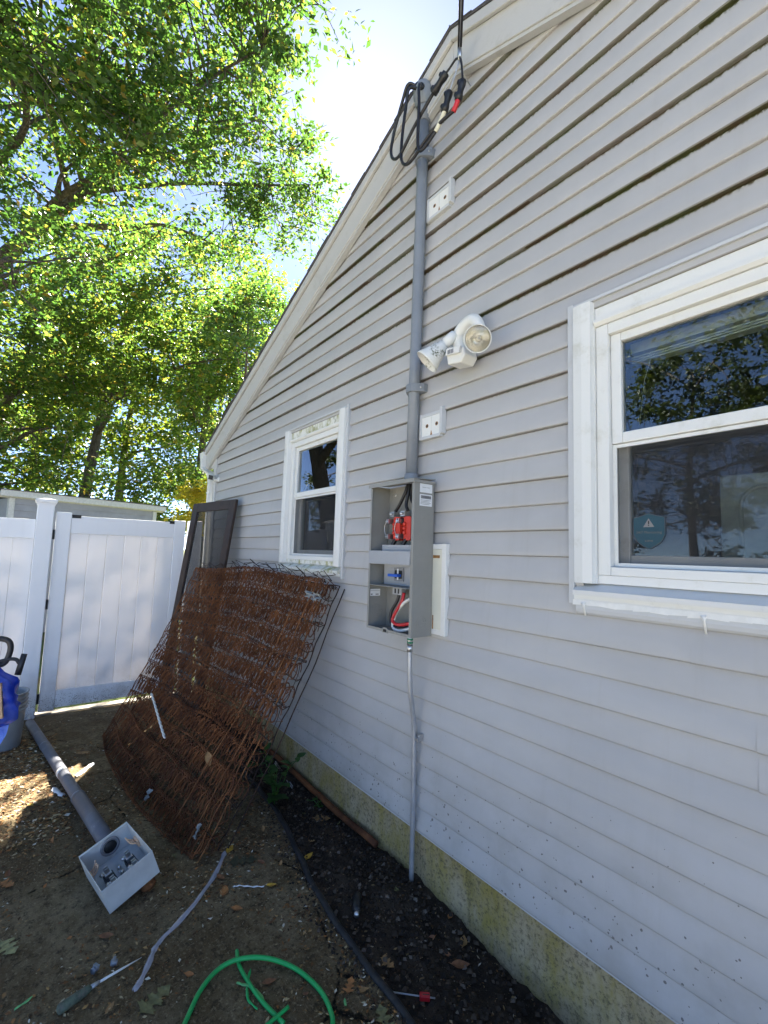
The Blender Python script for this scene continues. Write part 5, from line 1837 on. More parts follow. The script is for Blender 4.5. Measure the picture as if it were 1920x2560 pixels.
# ------------------------------------------------------------------ fallen leaves
def lobed(n_lobes=3, oak=True):
    """half outline of a leaf along x from 0 to 1, mirrored"""
    up = [(0.0, 0.012), (0.12, 0.015)]
    for k in range(n_lobes):
        x0 = 0.18 + k * 0.25
        if oak:
            up += [(x0, 0.10), (x0 + 0.02, 0.13), (x0 + 0.09, 0.36 - 0.06 * k), (x0 + 0.11, 0.25 - 0.04 * k), (x0 + 0.17, 0.30 - 0.07 * k), (x0 + 0.17, 0.17 - 0.02 * k), (x0 + 0.20, 0.10)]
    if not oak:
        up = [(0, 0.01), (0.15, 0.015), (0.22, 0.10), (0.38, 0.20), (0.55, 0.22), (0.75, 0.15), (0.9, 0.06)]
    return up + [(1.0, 0.0)]


def leaf_mesh(oak, curl, seed):
    rnd = random.Random(seed)
    up = lobed(3, oak)
    vs, fs = [], []
    m = len(up)
    for i, (x, w) in enumerate(up):
        j = 1 + 0.12 * (rnd.random() - 0.5)
        zc = curl * (x - 0.5) ** 2
        vs += [(x, w * j, zc + curl * 0.8 * w + 0.02 * rnd.random()), (x, 0, zc), (x, -w * (1 + 0.12 * (rnd.random() - 0.5)), zc + curl * 0.8 * w + 0.02 * rnd.random())]
    for i in range(m - 1):
        fs += [(i * 3, (i + 1) * 3, (i + 1) * 3 + 1, i * 3 + 1), (i * 3 + 1, (i + 1) * 3 + 1, (i + 1) * 3 + 2, i * 3 + 2)]
    vs = [(x - 0.5, y, z) for x, y, z in vs]
    return MB().add(vs, fs, True)


LC = {}
for nm, c in (('tan', (0.30, 0.17, 0.065)), ('olive', (0.16, 0.145, 0.055)), ('yellow', (0.52, 0.31, 0.035)), ('brown', (0.22, 0.095, 0.04)), ('dark', (0.058, 0.055, 0.026)), ('pale', (0.30, 0.29, 0.13)), ('orange', (0.36, 0.15, 0.045))):
    LC[nm] = plain('dry_leaf_' + nm, c, 0.7, var=0.25, scale=60, dirt=(tuple(v * 0.35 for v in c), 0.58, 0.75, 50))
BIG = [('oak_leaf', -2.289, -0.654, 0.15, 1.1, 'dark', True, 0.05, 'flat dark olive oak leaf below the yellow leaf'),
       ('oak_leaf', -1.775, -1.148, 0.13, 2.0, 'olive', True, 0.06, 'olive oak leaf lying left of the green loop'),
       ('oak_leaf', -2.313, -1.545, 0.12, 0.4, 'pale', True, 0.08, 'pale green oak leaf at the left edge'),
       ('oak_leaf', -1.467, -0.405, 0.085, 0.2, 'tan', True, 0.25, 'tan oak leaf on the soil by the black edging'),
       ('oak_leaf', -2.440, -0.125, 0.11, 1.0, 'tan', True, 0.25, 'tan oak leaf on the soil near the rusty bar'),
       ('oak_leaf', -2.721, -1.559, 0.085, 0.6, 'orange', True, 0.3, 'orange brown oak leaf at the left edge of the path'),
       ('oak_leaf', -1.437, -0.590, 0.07, 2.3, 'orange', True, 0.3, 'curled orange oak leaf right of the green loop'),
       ('oak_leaf', -1.274, -0.563, 0.10, 2.8, 'olive', True, 0.2, 'brownish oak leaf at the bottom edge by the edging'),
       ('fallen_leaf', -2.402, -0.676, 0.075, 2.4, 'yellow', False, 0.4, 'curled yellow leaf at the plastic strip end'),
       ('fallen_leaf', -2.238, -0.777, 0.065, 0.3, 'brown', False, 0.3, 'brown leaf beside the middle of the plastic strip'),
       ('fallen_leaf', -2.136, -0.793, 0.085, 2.7, 'orange', False, 0.15, 'broad orange brown leaf near the white tie'),
       ('fallen_leaf', -2.055, -0.610, 0.055, 1.0, 'yellow', False, 0.4, 'small yellow leaf at the white tie end'),
       ('fallen_leaf', -1.378, -0.075, 0.075, 2.2, 'tan', False, 0.3, 'tan pointed leaf close to the foundation'),
       ('fallen_leaf', -1.315, -0.165, 0.085, 0.9, 'brown', False, 0.5, 'curled brown leaf on the soil below the tan one'),
       ('fallen_leaf', -2.161, -0.363, 0.075, 1.9, 'yellow', False, 0.4, 'yellow leaf on the soil right of the edging'),
       ('fallen_leaf', -1.490, -0.035, 0.05, 2.0, 'orange', False, 0.5, 'orange leaf tucked against the foundation'),
       ('fallen_leaf', -2.009, -0.785, 0.06, 0.8, 'orange', False, 0.4, 'curled orange leaf in mid path below the broad one'),
       ('fallen_leaf', -1.616, -0.813, 0.06, 1.3, 'brown', False, 0.4, 'brown leaf under the top of the green loop'),
       ('fallen_leaf', -2.16, -1.245, 0.07, 0.9, 'brown', False, 0.4, 'reddish brown leaf below the old meter can'),
       ('fallen_leaf', -4.118, -1.168, 0.12, 1.2, 'tan', False, 0.15, 'large dull tan leaf right of the lying pipe'),
       ('fallen_leaf', -3.447, -1.473, 0.06, 0.5, 'yellow', False, 0.4, 'yellow leaf in the sunlit patch')]
for (nm, x, y, L, rz, c, oak, curl, lab) in BIG:
    mb = leaf_mesh(oak, curl, hash((x, y)) % 9999)
    o = mb.build(nm, LC[c], None, (x, y, ground_h(x, y) + 0.004))
    o.scale = (L, L, L)
    o.rotation_euler = (0.06 * math.sin(x * 9), 0.06 * math.cos(y * 7), rz)
    tag(o, lab, 'leaf')
o = leaf_mesh(False, 0.5, 77).build('fallen_leaf', LC['tan'], None, offp(0.135, 0.237, -0.03))
o.scale = (0.09, 0.09, 0.09); o.rotation_euler = (0.6, 1.2, 0.4)
tag(o, 'dry tan leaf caught on the face of the box spring', 'leaf')
small = [leaf_mesh(i % 3 == 0, 0.35 + 0.25 * (i % 2), 40 + i).mesh('small_leaf_%d' % i) for i in range(6)]
cols = ['tan', 'brown', 'orange', 'olive', 'tan', 'brown']
for i, me in enumerate(small):
    me.materials.append(LC[cols[i]])
rnd = random.Random(21)
cnt = 0
while cnt < 90:
    x = -1.2 - 3.2 * rnd.random() ** 1.1
    y = -0.06 - 1.65 * rnd.random()
    if -2.66 < x < -2.2 and -1.33 < y < -1.0:
        continue
    if y > edge_y(x) and rnd.random() < 0.4:
        continue
    o = bpy.data.objects.new('fallen_leaf', small[cnt % 6])
    COL.objects.link(o)
    L = 0.022 + 0.03 * rnd.random()
    o.location = (x, y, ground_h(x, y) + 0.004)
    o.scale = (L, L, L * 1.2)
    o.rotation_euler = (rnd.gauss(0, .35), rnd.gauss(0, .35), rnd.random() * 6.28)
    where = 'on the soil bed' if y > edge_y(x) else ('left of the lying pipe' if y < -1.42 else ('between pipe and box spring' if x < -2.7 else ('between plastic strip and edging' if y > -0.9 else ('around the old meter can' if x < -2.1 else 'near the green loop'))))
    tag(o, 'small dry %s leaf bit %s' % (cols[cnt % 6], where), 'leaf', 'small dry leaf bits on the ground')
    cnt += 1


def scatter(name, n, fn, kind, mat_, label, cat):
    """kind: flake or clod; fn gives (x, y, size)"""
    vs, fs = [], []
    for i in range(n):
        r = fn()
        if r is None:
            continue
        x, y, s = r
        z = ground_h(x, y)
        o = len(vs)
        if kind == 'flake':
            a = rnd.random() * 6.28
            el_ = 0.35 + 0.9 * rnd.random()
            ca, sa = math.cos(a), math.sin(a)
            up = [0.0015 + s * 0.5 * rnd.random() for _ in range(4)]
            for (u, v, h) in ((-1, 0, up[0]), (0.1, -el_ * 0.5, up[1]), (1, 0.1, up[2]), (-0.1, el_ * 0.5, up[3])):
                vs.append((x + s * (u * ca - v * sa), y + s * (u * sa + v * ca), z + h))
            fs += [(o, o + 1, o + 2), (o, o + 2, o + 3)]
        else:
            q = [s * (0.6 + 0.7 * rnd.random()) for _ in range(6)]
            for (dx, dy, dz) in ((q[0], 0, 0), (0, q[1], 0), (-q[2], 0, 0), (0, -q[3], 0), (0.2 * s, 0.1 * s, q[4] * 0.8), (0, 0, -q[5] * 0.6)):
                vs.append((x + dx, y + dy, z + s * 0.35 + dz))
            fs += [(o, o + 1, o + 4), (o + 1, o + 2, o + 4), (o + 2, o + 3, o + 4), (o + 3, o, o + 4), (o + 1, o, o + 5), (o + 2, o + 1, o + 5), (o + 3, o + 2, o + 5), (o, o + 3, o + 5)]
    me = bpy.data.meshes.new(name)
    me.from_pydata(vs, [], fs)
    ob = obj(name, me, mat_)
    return stuff(ob, label, cat)


def f_slab():
    x = -1.15 - 4.0 * rnd.random() ** 1.15
    y = -0.3 - 1.7 * rnd.random()
    if y > edge_y(x) - 0.01:
        return None
    clump = math.sin(x * 4.1 + 2) * math.sin(y * 5.3 + x * 1.7) + 0.5 * math.sin(x * 11) * math.sin(y * 13)
    if rnd.random() > 0.42 + 0.6 * clump:
        return None
    return x, y, 0.003 + 0.009 * rnd.random() ** 2.2


def f_left():
    x = -3.0 - 1.7 * rnd.random()
    y = -1.30 - 0.55 * rnd.random()
    return x, y, 0.005 + 0.014 * rnd.random() ** 2


def f_soil():
    x = 0.0 - 5.0 * rnd.random()
    e = edge_y(x)
    y = e + 0.02 + (-e - 0.03) * rnd.random()
    return x, y, 0.003 + 0.008 * rnd.random() ** 2


def f_spill():
    x = -0.6 - 3.6 * rnd.random()
    y = edge_y(x) - 0.10 * rnd.random() ** 2.2 + 0.02
    return x, y, 0.0022 + 0.007 * rnd.random() ** 3


def f_clod():
    x = -0.3 - 4.6 * rnd.random()
    e = edge_y(x)
    y = e + 0.02 + (-e - 0.03) * rnd.random()
    return x, y, 0.0025 + 0.013 * rnd.random() ** 4


litter = island_mat('litter_bits', [(0.0, (0.05, 0.03, 0.016)), (0.25, (0.13, 0.065, 0.028)), (0.5, (0.30, 0.13, 0.042)), (0.72, (0.40, 0.24, 0.09)), (0.9, (0.46, 0.38, 0.22)), (1.0, (0.7, 0.66, 0.55))])
litter_d = island_mat('soil_bits', [(0.0, (0.02, 0.014, 0.009)), (0.55, (0.05, 0.03, 0.017)), (0.8, (0.14, 0.075, 0.03)), (0.95, (0.28, 0.19, 0.09)), (1.0, (0.5, 0.46, 0.38))])
clodm = island_mat('soil_clods', [(0.0, (0.016, 0.012, 0.009)), (0.6, (0.046, 0.033, 0.022)), (0.9, (0.095, 0.068, 0.045)), (1.0, (0.18, 0.15, 0.12))])
scatter('leaf_litter', 36000, f_slab, 'flake', litter, 'small leaf bits and chips strewn over the path', 'litter')
scatter('leaf_litter', 3600, f_left, 'flake', litter, 'dense brown leaf litter by the lying pipe', 'litter')
scatter('soil_litter', 7000, f_soil, 'flake', litter_d, 'brown leaf bits on the soil bed', 'litter')
scatter('soil_spill', 4200, f_spill, 'clod', clodm, 'soil crumbs spilled over the path edge', 'soil')
scatter('soil_clods', 14000, f_clod, 'clod', clodm, 'dark clods and pebbles of the soil bed', 'soil')

# ------------------------------------------------------------------ trees
CLUMPS = {
 'N': '-4.2,-1.3,6.0 -4.6,-1.7,5.6 -4.7,-0.8,7.2 -4.8,0.1,7.1 -4.5,-0.8,7.8 -5.7,-1.9,4.0 -8.1,-2.2,4.9 -5.3,-2.6,4.2 -4.9,-1.3,6.0 -6.2,-1.7,4.7 -6.4,-2.4,5.1 -4.1,-0.3,7.0 -5.2,0.1,6.8 -5.9,-2.4,8.3 -6.5,-2.6,4.3 -7.1,-2.1,5.4 -4.7,-0.6,6.2 -4.9,-0.9,8.1 -5.9,-0.6,7.7 -6.6,-2.4,6.9 -6.8,-1.6,5.7 -6.7,-0.9,7.6 -4.5,-1.9,5.4 -7.4,-1.4,6.7 -4.1,-0.3,7.4 -5.1,-1.2,7.1 -5.4,-1.2,8.4 -4.8,-2.0,5.4 -5.2,-2.8,6.2 -6.1,-1.3,6.9 -5.2,0.4,8.0 -6.8,-1.5,6.4 -6.8,-1.0,6.1 -4.5,-2.7,6.1 -4.4,-2.2,5.8 -7.4,-2.3,6.3 -5.4,-1.8,6.4 -5.6,-0.3,7.9 -6.9,-2.1,4.6 -5.0,-0.3,6.2 -3.8,-1.5,6.4 -4.0,-0.3,8.0 -6.6,-1.1,6.6 -5.9,-1.1,6.3 -5.0,-0.9,7.4 -5.6,-0.6,8.7 -4.0,-2.1,6.1 -6.5,-2.3,5.4 -5.0,-1.1,6.2 -5.9,-2.2,4.8 -4.7,-2.2,5.6 -4.1,-2.3,6.1 -6.1,-2.3,6.5 -7.5,-2.2,6.4 -6.1,-1.5,5.0 -4.6,-0.8,5.8 -6.5,-1.3,7.7 -6.6,-1.5,4.6 -5.1,-2.6,5.8 -6.1,-2.7,5.5 -6.4,-3.1,7.5 -7.0,-2.7,7.2 -6.7,-2.7,6.7 -6.3,-3.1,7.8 -4.8,-0.6,7.3 -3.8,0.2,7.9 -6.0,-1.5,7.1 -4.6,-0.2,7.1 -7.0,-2.9,7.1 -6.5,-0.6,7.0 -6.5,-2.2,7.4 -6.7,-2.5,4.8 -5.5,-2.4,5.4 -6.2,-2.6,7.5 -5.4,-2.0,4.1 -6.2,-2.9,7.9 -3.7,0.1,7.0 -5.8,-0.9,8.5 -6.3,-1.7,6.2 -8.0,-2.0,6.0 -5.1,-1.0,8.4 -5.8,-0.4,7.0 -4.8,-1.4,7.7 -6.5,-2.5,7.5 -5.4,-1.0,7.7 -4.8,-0.9,5.5 -5.5,-0.3,6.7 -3.7,-0.7,7.0 -4.7,-2.1,6.7 -4.1,-1.3,7.1 -5.9,-2.2,7.7 -4.5,-1.6,7.0 -5.9,-1.1,7.4 -6.0,-1.4,8.1 -3.5,-0.2,7.0 -3.2,-0.1,7.1 -6.7,-1.5,6.7 -5.1,-1.0,5.9 -6.8,-0.3,7.3 -4.9,-2.3,6.6 -5.1,-1.8,5.7 -5.8,-2.7,3.7 -5.8,-1.9,6.1 -3.8,-0.3,6.7 -5.7,-1.3,8.4 -4.8,-1.6,5.6 -5.7,-2.7,4.7 -4.3,-2.0,6.6 -4.5,-1.5,6.7 -4.7,-0.4,6.7 -7.4,-2.3,6.9 -7.7,-2.4,5.0 -5.8,-0.7,6.5 -7.6,-2.8,6.4 -5.1,-0.3,6.7 -3.3,-0.4,7.1 -4.2,-0.1,5.7 -5.0,-1.1,5.3 -7.7,-2.8,5.8 -4.3,-0.5,7.6 -6.0,0.3,8.0 -5.5,-1.5,4.4 -4.9,-1.9,6.9 -5.1,-1.7,6.8 -5.0,-0.5,5.9 -5.0,-1.5,5.8 -4.3,-0.1,6.7 -5.8,-1.1,5.9 -5.0,-0.7,8.9 -6.0,-1.5,7.7 -4.5,-1.6,7.0 -4.5,-1.4,5.9 -4.5,0.2,8.3 -6.3,-1.5,6.7 -6.1,-2.9,5.7 -3.7,-1.7,6.3 -4.8,-1.9,6.9 -3.8,-0.6,7.4 -6.8,-1.0,5.3 -7.3,-2.7,3.9 -4.8,-1.8,5.4 -3.7,-0.4,7.1 -8.0,-2.6,4.6 -4.3,-2.6,5.7 -5.0,-0.9,5.5 -5.3,0.3,7.1 -4.9,-0.0,7.1 -5.5,-2.5,6.5 -6.1,-0.8,5.4 -7.5,-3.1,6.2 -6.5,-2.9,6.1 -4.8,-1.4,7.4 -5.2,-1.9,7.1 -3.8,-0.7,7.2 -5.9,-2.4,5.2 -6.1,-0.7,7.1 -6.5,-2.5,6.7 -6.6,-2.6,7.0 -5.4,-1.3,5.9 -5.6,-1.0,5.8 -5.9,-0.6,5.4 -5.8,-2.9,7.5 -4.6,-0.2,8.7 -3.8,0.1,6.9 -5.5,0.1,6.6',
 'S': '-5.9,1.0,7.4 -6.4,1.3,7.0 -6.5,0.5,6.7 -6.9,1.2,7.8 -6.8,0.9,7.2 -7.2,0.5,6.6 -6.4,1.5,7.3 -5.9,1.5,7.1 -6.1,1.2,7.8 -6.6,0.3,6.8 -6.7,0.7,7.2 -6.2,1.5,6.6 -6.6,0.9,6.8 -6.7,1.8,7.4 -6.9,0.6,6.3 -7.0,1.4,6.9 -7.4,0.8,7.0 -7.1,1.0,7.7 -7.8,0.7,6.7 -6.6,1.1,6.7',
 'M': '-12.9,0.7,5.7 -11.7,-1.1,6.0 -11.2,-1.4,5.8 -11.4,-1.5,6.7 -10.7,1.0,7.8 -12.9,1.0,7.7 -10.3,1.4,7.3 -10.9,0.4,7.5 -11.5,1.3,6.3 -11.1,2.4,8.0 -11.7,-1.0,6.7 -11.0,1.7,8.9 -13.2,0.4,5.7 -10.3,0.4,7.9 -11.3,1.1,5.3 -10.7,-0.1,7.0 -11.7,1.1,7.5 -11.0,2.1,6.8 -11.4,1.3,9.0 -12.0,-1.7,7.3 -12.7,0.5,6.2 -12.1,1.7,9.2 -13.7,-0.1,5.7 -12.6,0.4,9.3 -12.0,-0.9,8.1 -10.3,1.9,8.0 -11.8,2.1,7.4 -13.1,1.4,6.5 -13.4,-0.5,8.1 -11.0,2.1,7.2 -13.0,0.5,7.2 -11.2,1.5,6.4 -12.8,-0.1,6.2 -10.5,-0.7,7.7 -11.7,0.1,8.3 -13.6,1.2,7.1 -13.4,-1.6,7.3 -13.7,-1.4,7.2 -13.0,-0.4,8.8 -10.8,1.7,8.2 -12.2,-0.9,5.6 -13.5,-0.4,5.6 -12.0,0.5,8.6 -13.0,-1.5,8.4 -11.1,1.4,5.6 -10.3,0.2,8.3 -12.4,1.5,7.3 -12.8,-0.7,8.0 -13.2,-0.4,6.2 -12.8,-0.8,7.5 -11.7,0.8,5.4 -12.6,1.7,8.5 -10.9,-1.0,7.2 -11.8,0.3,6.3 -12.9,-0.4,6.8 -10.9,-1.3,7.2 -12.7,-1.2,5.4 -11.8,-1.3,4.7 -13.2,-1.5,5.9 -12.1,2.1,6.1 -10.6,2.5,7.3 -12.2,-0.1,8.9 -11.7,-0.0,5.0 -11.3,-0.4,6.5 -12.4,0.1,7.3 -13.0,-0.1,8.2 -13.1,-0.8,5.2 -10.7,0.1,6.7 -11.0,-0.4,6.6 -12.0,-0.1,5.6 -12.3,0.2,5.8 -12.1,-0.7,4.9 -11.8,0.5,7.6 -11.1,2.7,8.5 -10.9,1.9,6.1 -10.9,2.0,7.9 -11.9,-0.4,5.4 -12.4,0.2,6.9 -12.4,0.8,6.9 -12.6,1.0,8.1 -12.9,1.3,7.3 -12.2,0.7,5.9 -11.8,-1.1,7.4 -11.6,0.5,7.2 -12.3,1.3,9.2',
 'L': '-13.3,-3.2,4.6 -11.9,-0.6,5.8 -11.5,-1.8,5.8 -10.9,-1.2,2.8 -11.9,-1.2,5.0 -10.5,-3.1,4.8 -11.9,-2.0,4.2 -11.6,-0.8,3.1 -10.9,-2.6,5.4 -13.6,-1.5,4.2 -13.2,-2.2,5.5 -11.5,-3.2,4.3 -10.8,-1.5,5.2 -11.0,-0.9,6.2 -12.0,-2.5,5.1 -13.1,-0.9,3.1 -12.1,-2.5,2.9 -11.7,-0.6,4.1 -12.7,-2.9,3.9 -11.4,-1.9,4.5 -13.2,-0.8,5.4 -11.2,-1.1,3.9 -13.2,-3.3,5.4 -12.1,-3.0,5.5 -12.5,-3.1,3.7 -11.8,-1.7,3.6 -11.0,-2.3,3.3 -13.0,-2.7,4.5 -12.6,-1.2,5.6 -11.7,-2.2,5.3 -12.9,-2.0,3.0 -13.0,-2.5,6.1 -10.6,-1.6,6.0 -12.9,-3.4,3.6 -13.4,-3.2,4.2 -12.0,-0.9,4.5 -12.0,-1.3,3.5 -13.3,-3.5,3.3 -11.5,-2.8,4.5 -11.7,-3.1,5.7 -10.9,-3.0,2.7 -13.3,-1.9,5.6 -13.1,-3.3,4.5 -11.3,-2.0,5.6 -13.4,-2.2,4.4 -12.5,-0.7,6.4 -12.7,-1.3,4.3 -13.2,-2.2,4.0 -10.7,-2.3,5.8 -13.0,-1.7,4.5 -11.5,-2.4,4.2 -12.9,-2.3,3.4 -10.9,-2.1,4.5 -12.5,-2.8,3.0 -11.6,-0.6,5.2 -11.5,-1.6,5.1 -11.8,-1.4,4.6 -12.0,-2.6,3.2 -11.6,-2.6,3.7 -10.5,-2.5,4.9 -10.2,-1.8,6.0 -11.7,-1.5,6.7 -13.4,-3.6,5.1 -11.7,-2.7,4.3 -13.8,-3.1,3.3 -12.5,-1.6,3.2 -11.2,-1.3,6.1 -10.9,-1.9,6.1 -12.1,-2.5,4.7 -10.8,-2.2,4.7',
 'R': '-11.7,2.4,5.5 -12.4,3.4,7.9 -14.4,2.1,5.8 -11.5,1.8,6.7 -12.2,3.4,8.6 -11.6,3.0,6.8 -14.5,2.6,5.9 -13.1,2.0,6.4 -11.4,2.5,6.7 -11.9,2.5,7.3 -14.6,2.0,4.9 -13.8,2.8,8.1 -12.2,2.2,6.2 -14.2,2.3,5.4 -12.9,2.4,5.1 -11.1,2.5,7.0 -13.4,2.7,5.7 -12.7,3.0,6.7 -12.1,1.7,6.5 -13.2,1.4,5.6 -14.3,2.5,5.1 -13.1,2.6,6.3 -12.7,2.4,6.8 -11.2,2.4,7.4 -12.4,2.2,5.7 -11.4,2.8,7.9 -12.1,2.4,7.0 -15.0,1.9,5.5 -13.7,2.1,6.3 -13.3,1.8,5.8 -14.0,1.9,6.5 -11.6,3.1,7.2 -13.4,1.8,4.1 -12.4,2.1,6.8 -12.5,2.5,7.9 -12.6,1.9,4.4 -11.1,3.0,7.6 -12.6,2.1,6.0 -13.1,3.1,6.5 -12.3,2.6,6.8 -12.6,1.4,5.2 -12.1,3.3,7.6 -13.8,2.7,6.9 -14.1,2.1,6.9 -13.3,3.3,7.1',
 'B1': '-18.8,-4.2,4.7 -19.4,-4.2,3.3 -22.7,-3.3,2.8 -19.0,-4.3,2.8 -19.3,-2.4,6.7 -21.2,-4.5,8.3 -21.9,-2.5,6.4 -19.8,-2.3,2.4 -20.3,-3.9,4.2 -19.9,-3.7,3.7 -21.5,-3.9,8.0 -20.4,-4.4,4.1 -20.7,-3.0,7.2 -20.5,-4.5,6.6 -18.8,-4.4,7.1 -17.5,-2.0,5.9 -20.9,-2.0,7.2 -20.4,-4.1,5.1 -19.2,-4.7,6.9 -20.9,-4.0,6.7 -18.3,-2.1,3.6 -22.1,-2.6,5.7 -19.1,-2.2,8.6 -19.0,-2.9,7.2 -19.9,-1.9,4.0 -19.0,-3.1,3.5 -18.7,-2.9,3.2 -20.9,-4.7,3.8 -20.6,-2.6,3.2 -19.5,-2.8,5.8 -20.1,-4.9,5.0 -18.2,-2.7,4.8',
 'B2': '-19.6,-1.4,9.2 -21.9,-1.0,8.1 -19.5,-0.2,5.3 -22.1,-1.5,5.9 -18.0,-1.5,5.4 -18.8,-1.5,8.4 -18.2,-0.8,4.4 -20.9,-1.1,6.9 -20.6,0.3,3.0 -19.4,0.0,6.4 -20.7,-0.0,4.5 -20.5,-1.6,5.0 -19.1,-1.4,4.5 -20.9,-1.0,5.5 -19.1,-0.7,3.5 -19.2,0.6,2.7 -22.6,-1.6,3.5 -18.9,-1.8,6.9 -17.7,-1.7,8.3 -22.9,-0.6,2.7 -18.2,-0.4,8.9 -22.0,-0.5,6.5 -17.8,-1.6,5.7 -20.4,-1.4,8.1 -19.2,-0.4,7.4 -19.2,-1.1,8.0 -20.5,-0.1,7.3 -18.6,-1.2,3.6 -20.6,0.4,5.6 -20.5,-0.5,9.1',
 'B3': '-19.8,1.1,9.0 -18.4,0.5,5.6 -20.8,0.6,8.4 -19.0,0.8,5.0 -18.0,2.3,5.4 -16.9,0.3,6.6 -16.6,2.1,2.5 -16.7,0.8,3.6 -20.5,2.1,4.5 -19.7,2.7,3.8 -18.8,1.6,5.7 -19.3,0.6,8.4 -17.4,2.1,4.6 -15.9,1.5,7.1 -18.1,0.5,9.2 -15.7,1.1,8.8 -19.0,0.2,9.1 -16.9,1.0,6.2 -18.7,1.2,5.8 -16.3,0.7,6.4 -17.6,0.8,2.9 -19.5,1.0,5.7 -19.6,2.2,9.9 -17.5,1.2,7.2',
 'B4': '-19.6,3.6,5.9 -16.6,1.9,8.1 -20.7,4.8,8.2 -20.9,4.3,4.4 -19.9,4.3,11.2 -21.1,3.7,3.4 -19.1,3.2,7.8 -19.2,4.8,12.3 -19.9,4.0,7.1 -18.6,4.2,8.3 -16.1,4.0,9.8 -18.3,3.1,8.8 -18.6,4.8,9.6 -18.8,2.4,8.3 -21.4,4.0,4.2 -17.6,4.7,12.0 -19.1,4.3,10.2 -18.0,2.7,4.8 -18.9,2.6,7.4 -19.6,2.9,6.5 -15.2,4.1,9.4 -21.2,3.1,7.4 -20.5,3.0,10.2 -19.6,5.2,8.8 -19.0,3.4,10.8 -18.3,3.9,9.3 -17.9,3.6,5.9 -18.1,5.4,12.7 -18.7,3.2,6.7 -20.5,3.4,4.6',
 'Y': '-8.3,0.7,2.1 -9.1,0.9,2.4 -8.3,0.7,2.5 -8.6,1.0,2.2 -8.2,0.8,2.0 -9.0,0.7,2.5 -8.3,0.9,2.4 -8.4,0.6,1.9 -8.3,0.9,2.6 -8.7,0.9,2.1 -8.9,1.0,2.3 -8.7,1.1,2.0',
 'U': '-14.1,1.5,3.3 -13.7,1.6,3.7 -14.5,1.5,2.3 -13.7,2.2,2.8 -14.5,0.4,2.9 -14.0,0.9,2.1 -14.4,1.4,3.6 -13.9,2.4,2.3 -13.7,0.4,2.4 -14.3,1.5,2.6 -14.3,2.1,2.3 -14.3,1.2,2.3 -14.0,1.0,3.6 -12.5,1.6,3.6 -13.4,0.6,3.2 -13.6,0.6,2.8 -13.8,2.1,3.2 -14.4,1.9,3.2 -13.8,1.9,3.5 -13.6,0.2,3.2 -14.2,0.3,2.1 -13.5,1.0,3.1',
}



def clump_pts(k):
    return np.array([[float(v) for v in t.split(',')] for t in CLUMPS[k].split()])


def leaf_cloud(name, centres, rad, per, size, m, parent, seed, flat=0.75, cull=True, droop=0.25):
    rg = np.random.default_rng(seed)
    n = len(centres) * per
    c = np.repeat(centres, per, axis=0)
    u = rg.normal(size=(n, 3))
    u /= np.linalg.norm(u, axis=1)[:, None]
    r = rad * (0.25 + 0.95 * rg.random(n) ** 0.55) * (0.55 + 0.9 * np.repeat(rg.random(len(centres)), per))
    # leaves sit along twigs: pull them onto a few random lines per clump
    tw = rg.normal(size=(len(centres), 9, 3))
    tw[:, :, 2] *= 0.55
    tw /= np.linalg.norm(tw, axis=2)[:, :, None]
    ti = rg.integers(0, 9, n)
    line = tw[np.repeat(np.arange(len(centres)), per), ti]
    mixv = 0.78
    off = line * r[:, None] * mixv + u * (rad * 0.30) * (rg.random(n) ** 0.5)[:, None]
    off[:, 2] *= flat
    p = c + off
    if cull:
        # leaves removed to shape a gap that lets sun onto gate and path
        ps = p - np.outer(p[:, 2] / SUN.z, np.array(SUN))
        pg = p - np.outer((p[:, 0] + 5.36) / SUN.x, np.array(SUN))
        bad = (ps[:, 0] > -3.92) & (ps[:, 0] < -3.35) & (ps[:, 1] > -1.72) & (ps[:, 1] < -1.40)
        bad2 = (pg[:, 1] > -2.4) & (pg[:, 1] < -0.1) & (pg[:, 2] > -0.2) & (pg[:, 2] < 1.9) & (rg.random(n) < 0.85)
        p = p[~(bad | bad2)]
        n = len(p)
    a = rg.normal(size=(n, 3)); a[:, 2] = a[:, 2] * 0.5 - droop
    a /= np.linalg.norm(a, axis=1)[:, None]
    nn = rg.normal(size=(n, 3)) * 0.75; nn[:, 2] += 0.9
    b = np.cross(nn, a); b /= np.linalg.norm(b, axis=1)[:, None] + 1e-9
    nn = np.cross(a, b)
    L = size * (0.65 + 0.7 * rg.random(n))
    w = L * (0.42 + 0.16 * rg.random(n))
    v = np.empty((n, 4, 3), np.float32)
    v[:, 0] = p
    v[:, 1] = p + a * (L * 0.45)[:, None] + b * (w * 0.5)[:, None] + nn * (L * 0.10)[:, None]
    v[:, 2] = p + a * L[:, None]
    v[:, 3] = p + a * (L * 0.45)[:, None] - b * (w * 0.5)[:, None] + nn * (L * 0.10)[:, None]
    me = bpy.data.meshes.new(name)
    me.vertices.add(n * 4)
    me.vertices.foreach_set('co', (v.reshape(-1, 3) - np.array(parent.location, np.float32)).astype(np.float32).ravel())
    base = np.arange(n, dtype=np.int32) * 4
    tri = np.stack([base, base + 1, base + 2, base, base + 2, base + 3], 1).reshape(-1)
    me.loops.add(len(tri))
    me.loops.foreach_set('vertex_index', tri.astype(np.int32))
    me.polygons.add(n * 2)
    me.polygons.foreach_set('loop_start', np.arange(0, n * 6, 3, dtype=np.int32))
    me.update(calc_edges=True)
    me.validate()
    me.materials.append(m)
    return obj(name, me, None, parent)


